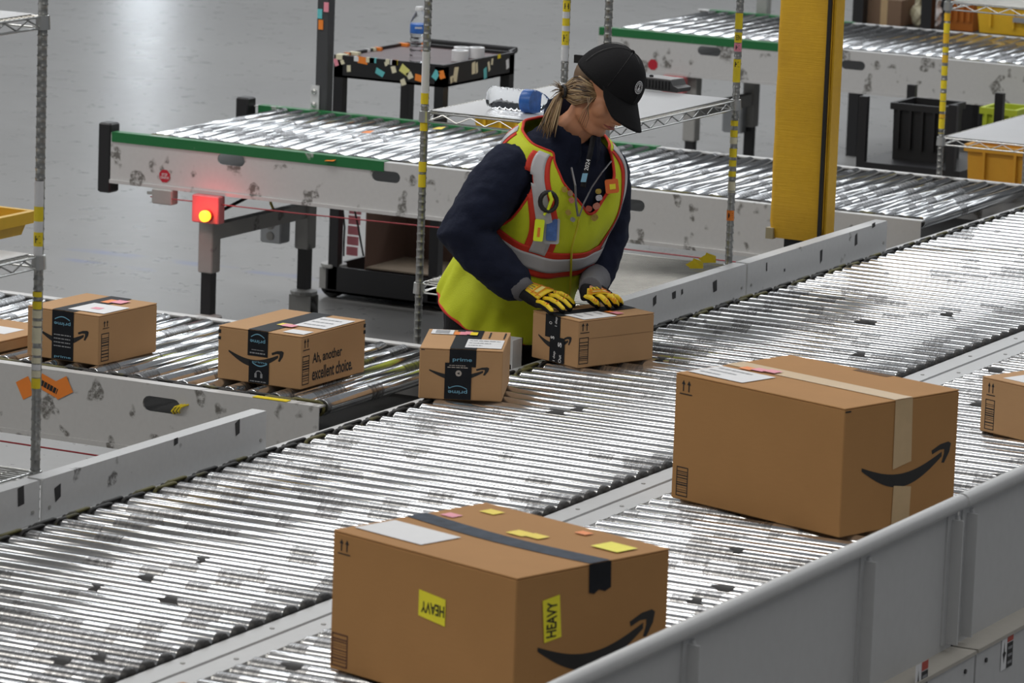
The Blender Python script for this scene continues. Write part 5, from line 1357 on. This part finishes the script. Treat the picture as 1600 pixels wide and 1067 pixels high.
# gloves
ZT = ZR + PB[4]
def G(px, py, dz): return ATL(px, py, ZT + dz)
def glove(fingers, thumb, wrist, kn, cuff, label):
    gm = MB()
    W0, W1 = wrist
    for f in fingers: gm.tube(f, [.0115,.0110,.0105,.0095][:len(f)], 10, round_ends=True)
    gm.tube(thumb, [.014,.012,.0105], 10, round_ends=True)
    for i in range(4): gm.tube([W0.lerp(W1, (i+.5)/4), W0.lerp(W1, (i+.5)/4).lerp(fingers[i][0], .55), fingers[i][0]], [.017,.0165,.013], 10, round_ends=True)
    g = vox(link('glove', gm, BLK, PERS, label), .0026, 2)
    # yellow armour: back-of-hand plate and one pad per finger
    dv_ = (fingers[1][-1] + fingers[2][-1] - W0 - W1); up = dv_.cross(fingers[3][0] - fingers[0][0]).normalized()
    if up.dot(Uw + Tw*.5) < 0: up = -up
    vs = []; fs = []; nu, nv = 9, 8
    for j in range(nv + 1):
        for i in range(nu + 1):
            s = i/nu; p = W0.lerp(W1, .08 + .84*s); k = s*3; q = min(int(k), 2); e = fingers[q][0].lerp(fingers[q+1][0], k - q)
            c = p.lerp(e, .12 + .9*j/nv); vs.append(c + up*(.0185 + .004*math.sin(math.pi*s)))
    for j in range(nv):
        for i in range(nu): a = j*(nu+1)+i; fs.append((a, a+1, a+nu+2, a+nu+1))
    pl_ = link('back_plate', MB().add(vs, fs), GLY, g, 'yellow padded back of hand', sm=80); so = pl_.modifiers.new('thick', 'SOLIDIFY'); so.thickness = .004
    def PP(s, t, o=.0035): 
        j = t*nv; i = s*nu; i0, j0 = min(int(i), nu-1), min(int(j), nv-1); a = vs[j0*(nu+1)+i0].lerp(vs[j0*(nu+1)+i0+1], i-i0); b = vs[(j0+1)*(nu+1)+i0].lerp(vs[(j0+1)*(nu+1)+i0+1], i-i0); return a.lerp(b, j-j0) + up*o
    for s0, s1, t0, t1 in ((.25,.30,.05,.35),(.45,.51,.05,.35),(.68,.73,.05,.35)): link('vent_slot', MB().add([PP(s0,t0), PP(s1,t0), PP(s1,t1), PP(s0,t1)], [(0,1,2,3)]), BLACK, pl_)
    link('name_patch', MB().add([PP(.2,.48), PP(.85,.48), PP(.85,.66), PP(.2,.66)], [(0,1,2,3)]), plain('pale_yellow', (.85,.74,.25), .5) if 'pale_yellow' not in MT else MT['pale_yellow'], pl_)
    for t_ in (.42, .74): link('stitch_line', MB().tube([PP(s/6, t_) for s in range(7)], .0011, 5), GLO, pl_)
    for s_ in (.12, .90): link('stitch_line', MB().tube([PP(s_, s/6) for s in range(7)], .0011, 5), GLO, pl_)
    for f in fingers:
        pts = [q + up*.0060 for q in f]; pts[-1] = pts[-1].lerp(f[-2], .02)
        fp = link('finger_pad', MB().tube(pts, [.0090,.0088,.0082,.0070][:len(pts)], 8, round_ends=True), GLY, g, sm=80)
        for k in range(5):
            c = f[0].lerp(f[-2], .12 + .2*k) + up*.0150; a = (f[-1] - f[0]).normalized().cross(up).normalized()
            link('ridge', MB().tube([c - a*.005, c + up*.001, c + a*.005], .0016, 5), GLO, fp)
    c0, c1 = cuff
    link('cuff', MB().tube([c0, c0.lerp(c1, .35), c0.lerp(c1, .7), c1], [.050,.044,.038,.034], 18), GREYC, g, 'grey knitted cuff', sm=80)
    return g
def fing(k, t, lift):
    return [k, k.lerp(t, .38) + Uw*lift, k.lerp(t, .74) + Uw*lift*.8, t]
rf_ = [fing(PJ(839,475,.355), G(861,488,.011), .006), fing(PJ(848,470,.335), G(879,485,.011), .009),
       fing(PJ(857,465,.315), G(890,482,.011), .010), fing(PJ(864,461,.295), G(895,476,.011), .009)]
glove(rf_, [PJ(846,460,.29), PJ(866,461,.26), G(884,470,.012)], (PJ(815,460,.345), PJ(827,448,.315)), None, (RE.lerp(RWr,.86), PJ(822,456,.33)), 'yellow and black work glove on the near hand')
lf_ = [[G(913,464,.040), G(922,466,.038), G(930,473,.026), G(934,478,.011)], [G(929,462,.042), G(939,465,.040), G(947,473,.027), G(951,479,.011)],
       [G(943,462,.042), G(953,464,.040), G(960,472,.026), G(963,477,.011)], [G(954,463,.038), G(962,465,.035), G(967,470,.024), G(970,474,.011)]]
glove(lf_, [G(916,458,.045), G(922,468,.022), G(928,474,.012)], (G(912,452,.062), G(932,448,.066)), None, (LE.lerp(LWr,.82), G(922,451,.064)), 'yellow and black work glove on the far hand')

# ------------------------------------------------------------------ tape scraps stuck on the rollers and marks on the guards
def wrap(parent, conv, px, py, wx, hmul=1.0):
    q = at(px, py); x = q.x
    if not ((.1 < x < .9) if conv == 1 else (1.16 < x < 2.04)): return
    i = round((q.y - Y0 - (.02 if conv == 2 else 0)) / PITCH); y = Y0 + i*PITCH + (.02 if conv == 2 else 0)
    F = ML if conv == 1 else M2; vs = []; fs = []; r = RAD + .0007; n = 6
    for k in range(n + 1):
        a = R_(62 + 84*k/n)
        for s in (-1, 1): vs.append(F((x + s*wx/2*(.8 + .3*math.sin(k*1.3 + px)) + .006*math.sin(k*2.1 + px), y - r*math.cos(math.pi - a) * 1.0, ZR - RAD + r*math.sin(a))))
    for k in range(n): fs.append((2*k, 2*k+1, 2*k+3, 2*k+2))
    link('tape_residue', MB().add(vs, fs), RESID, parent)
RESID = plain('dark_residue', (.022,.022,.024), .6, var=.4)
for px, py, w_ in ((1345,551,.045),(1484,488,.04),(1352,500,.05),(1360,503,.03),(1575,508,.03),(265,934,.05),(222,902,.04),(150,915,.03),(312,873,.025),(110,1024,.05),(165,1020,.035),(880,638,.06),(905,636,.04),(1030,560,.03)): wrap(main, 1, px, py, w_)
for px, py, w_ in ((1153,857,.035),(1140,912,.055),(1100,930,.04),(462,1036,.05),(1555,575,.06),(1540,625,.05),(1575,740,.06),(985,775,.04),(1548,760,.04)): wrap(lane2, 2, px, py, w_)
rz = random.Random(21)
for px, py, w_, h_ in ((1117,447,.035,.040),(1053,461,.03,.025),(1066,456,.015,.02),(1023,470,.025,.035),(1283,401,.02,.05),(1338,374,.025,.045),(1365,352,.03,.02),(1198,417,.012,.03),(1226,422,.012,.012),(90,770,.03,.045),(275,690,.02,.02),(33,775,.03,.05),(371,668,.025,.045)):
    c = atx(px, py, -.0592); k = [rz.uniform(.5, 1) for _ in range(4)]
    link('residue_mark', MB().poly([ML((-.0592, c.y - w_/2*k[0], c.z - h_/2)), ML((-.0592, c.y + w_/2, c.z - h_/2*k[1])), ML((-.0592, c.y + w_/2*k[2], c.z + h_/2)), ML((-.0592, c.y - w_/2, c.z + h_/2*k[3]))]), RESID, main)
# crumpled labels and yellow scraps on the green conveyor
for px, py, m_ in ((685,202,YEL),(573,208,ORA),(516,252,ORA)):
    q = at(px, py, ZR + .002) if py < 240 else aty(px, py, 4.114)
    link('sticker', MB().poly([LG(q + Vector((-.025,-.005,0))), LG(q + Vector((.02,-.01,.003))), LG(q + Vector((.028,.012,.012))), LG(q + Vector((-.012,.014,.006)))]), m_, GC)
for o in list(COL.objects):                 # lines of tiny print: too small to pick apart
    if o.name.split('.')[0] in ('label_print', 'tape_print', 'label_lettering') and o.parent and not o.get('kind'): o['kind'] = 'stuff'
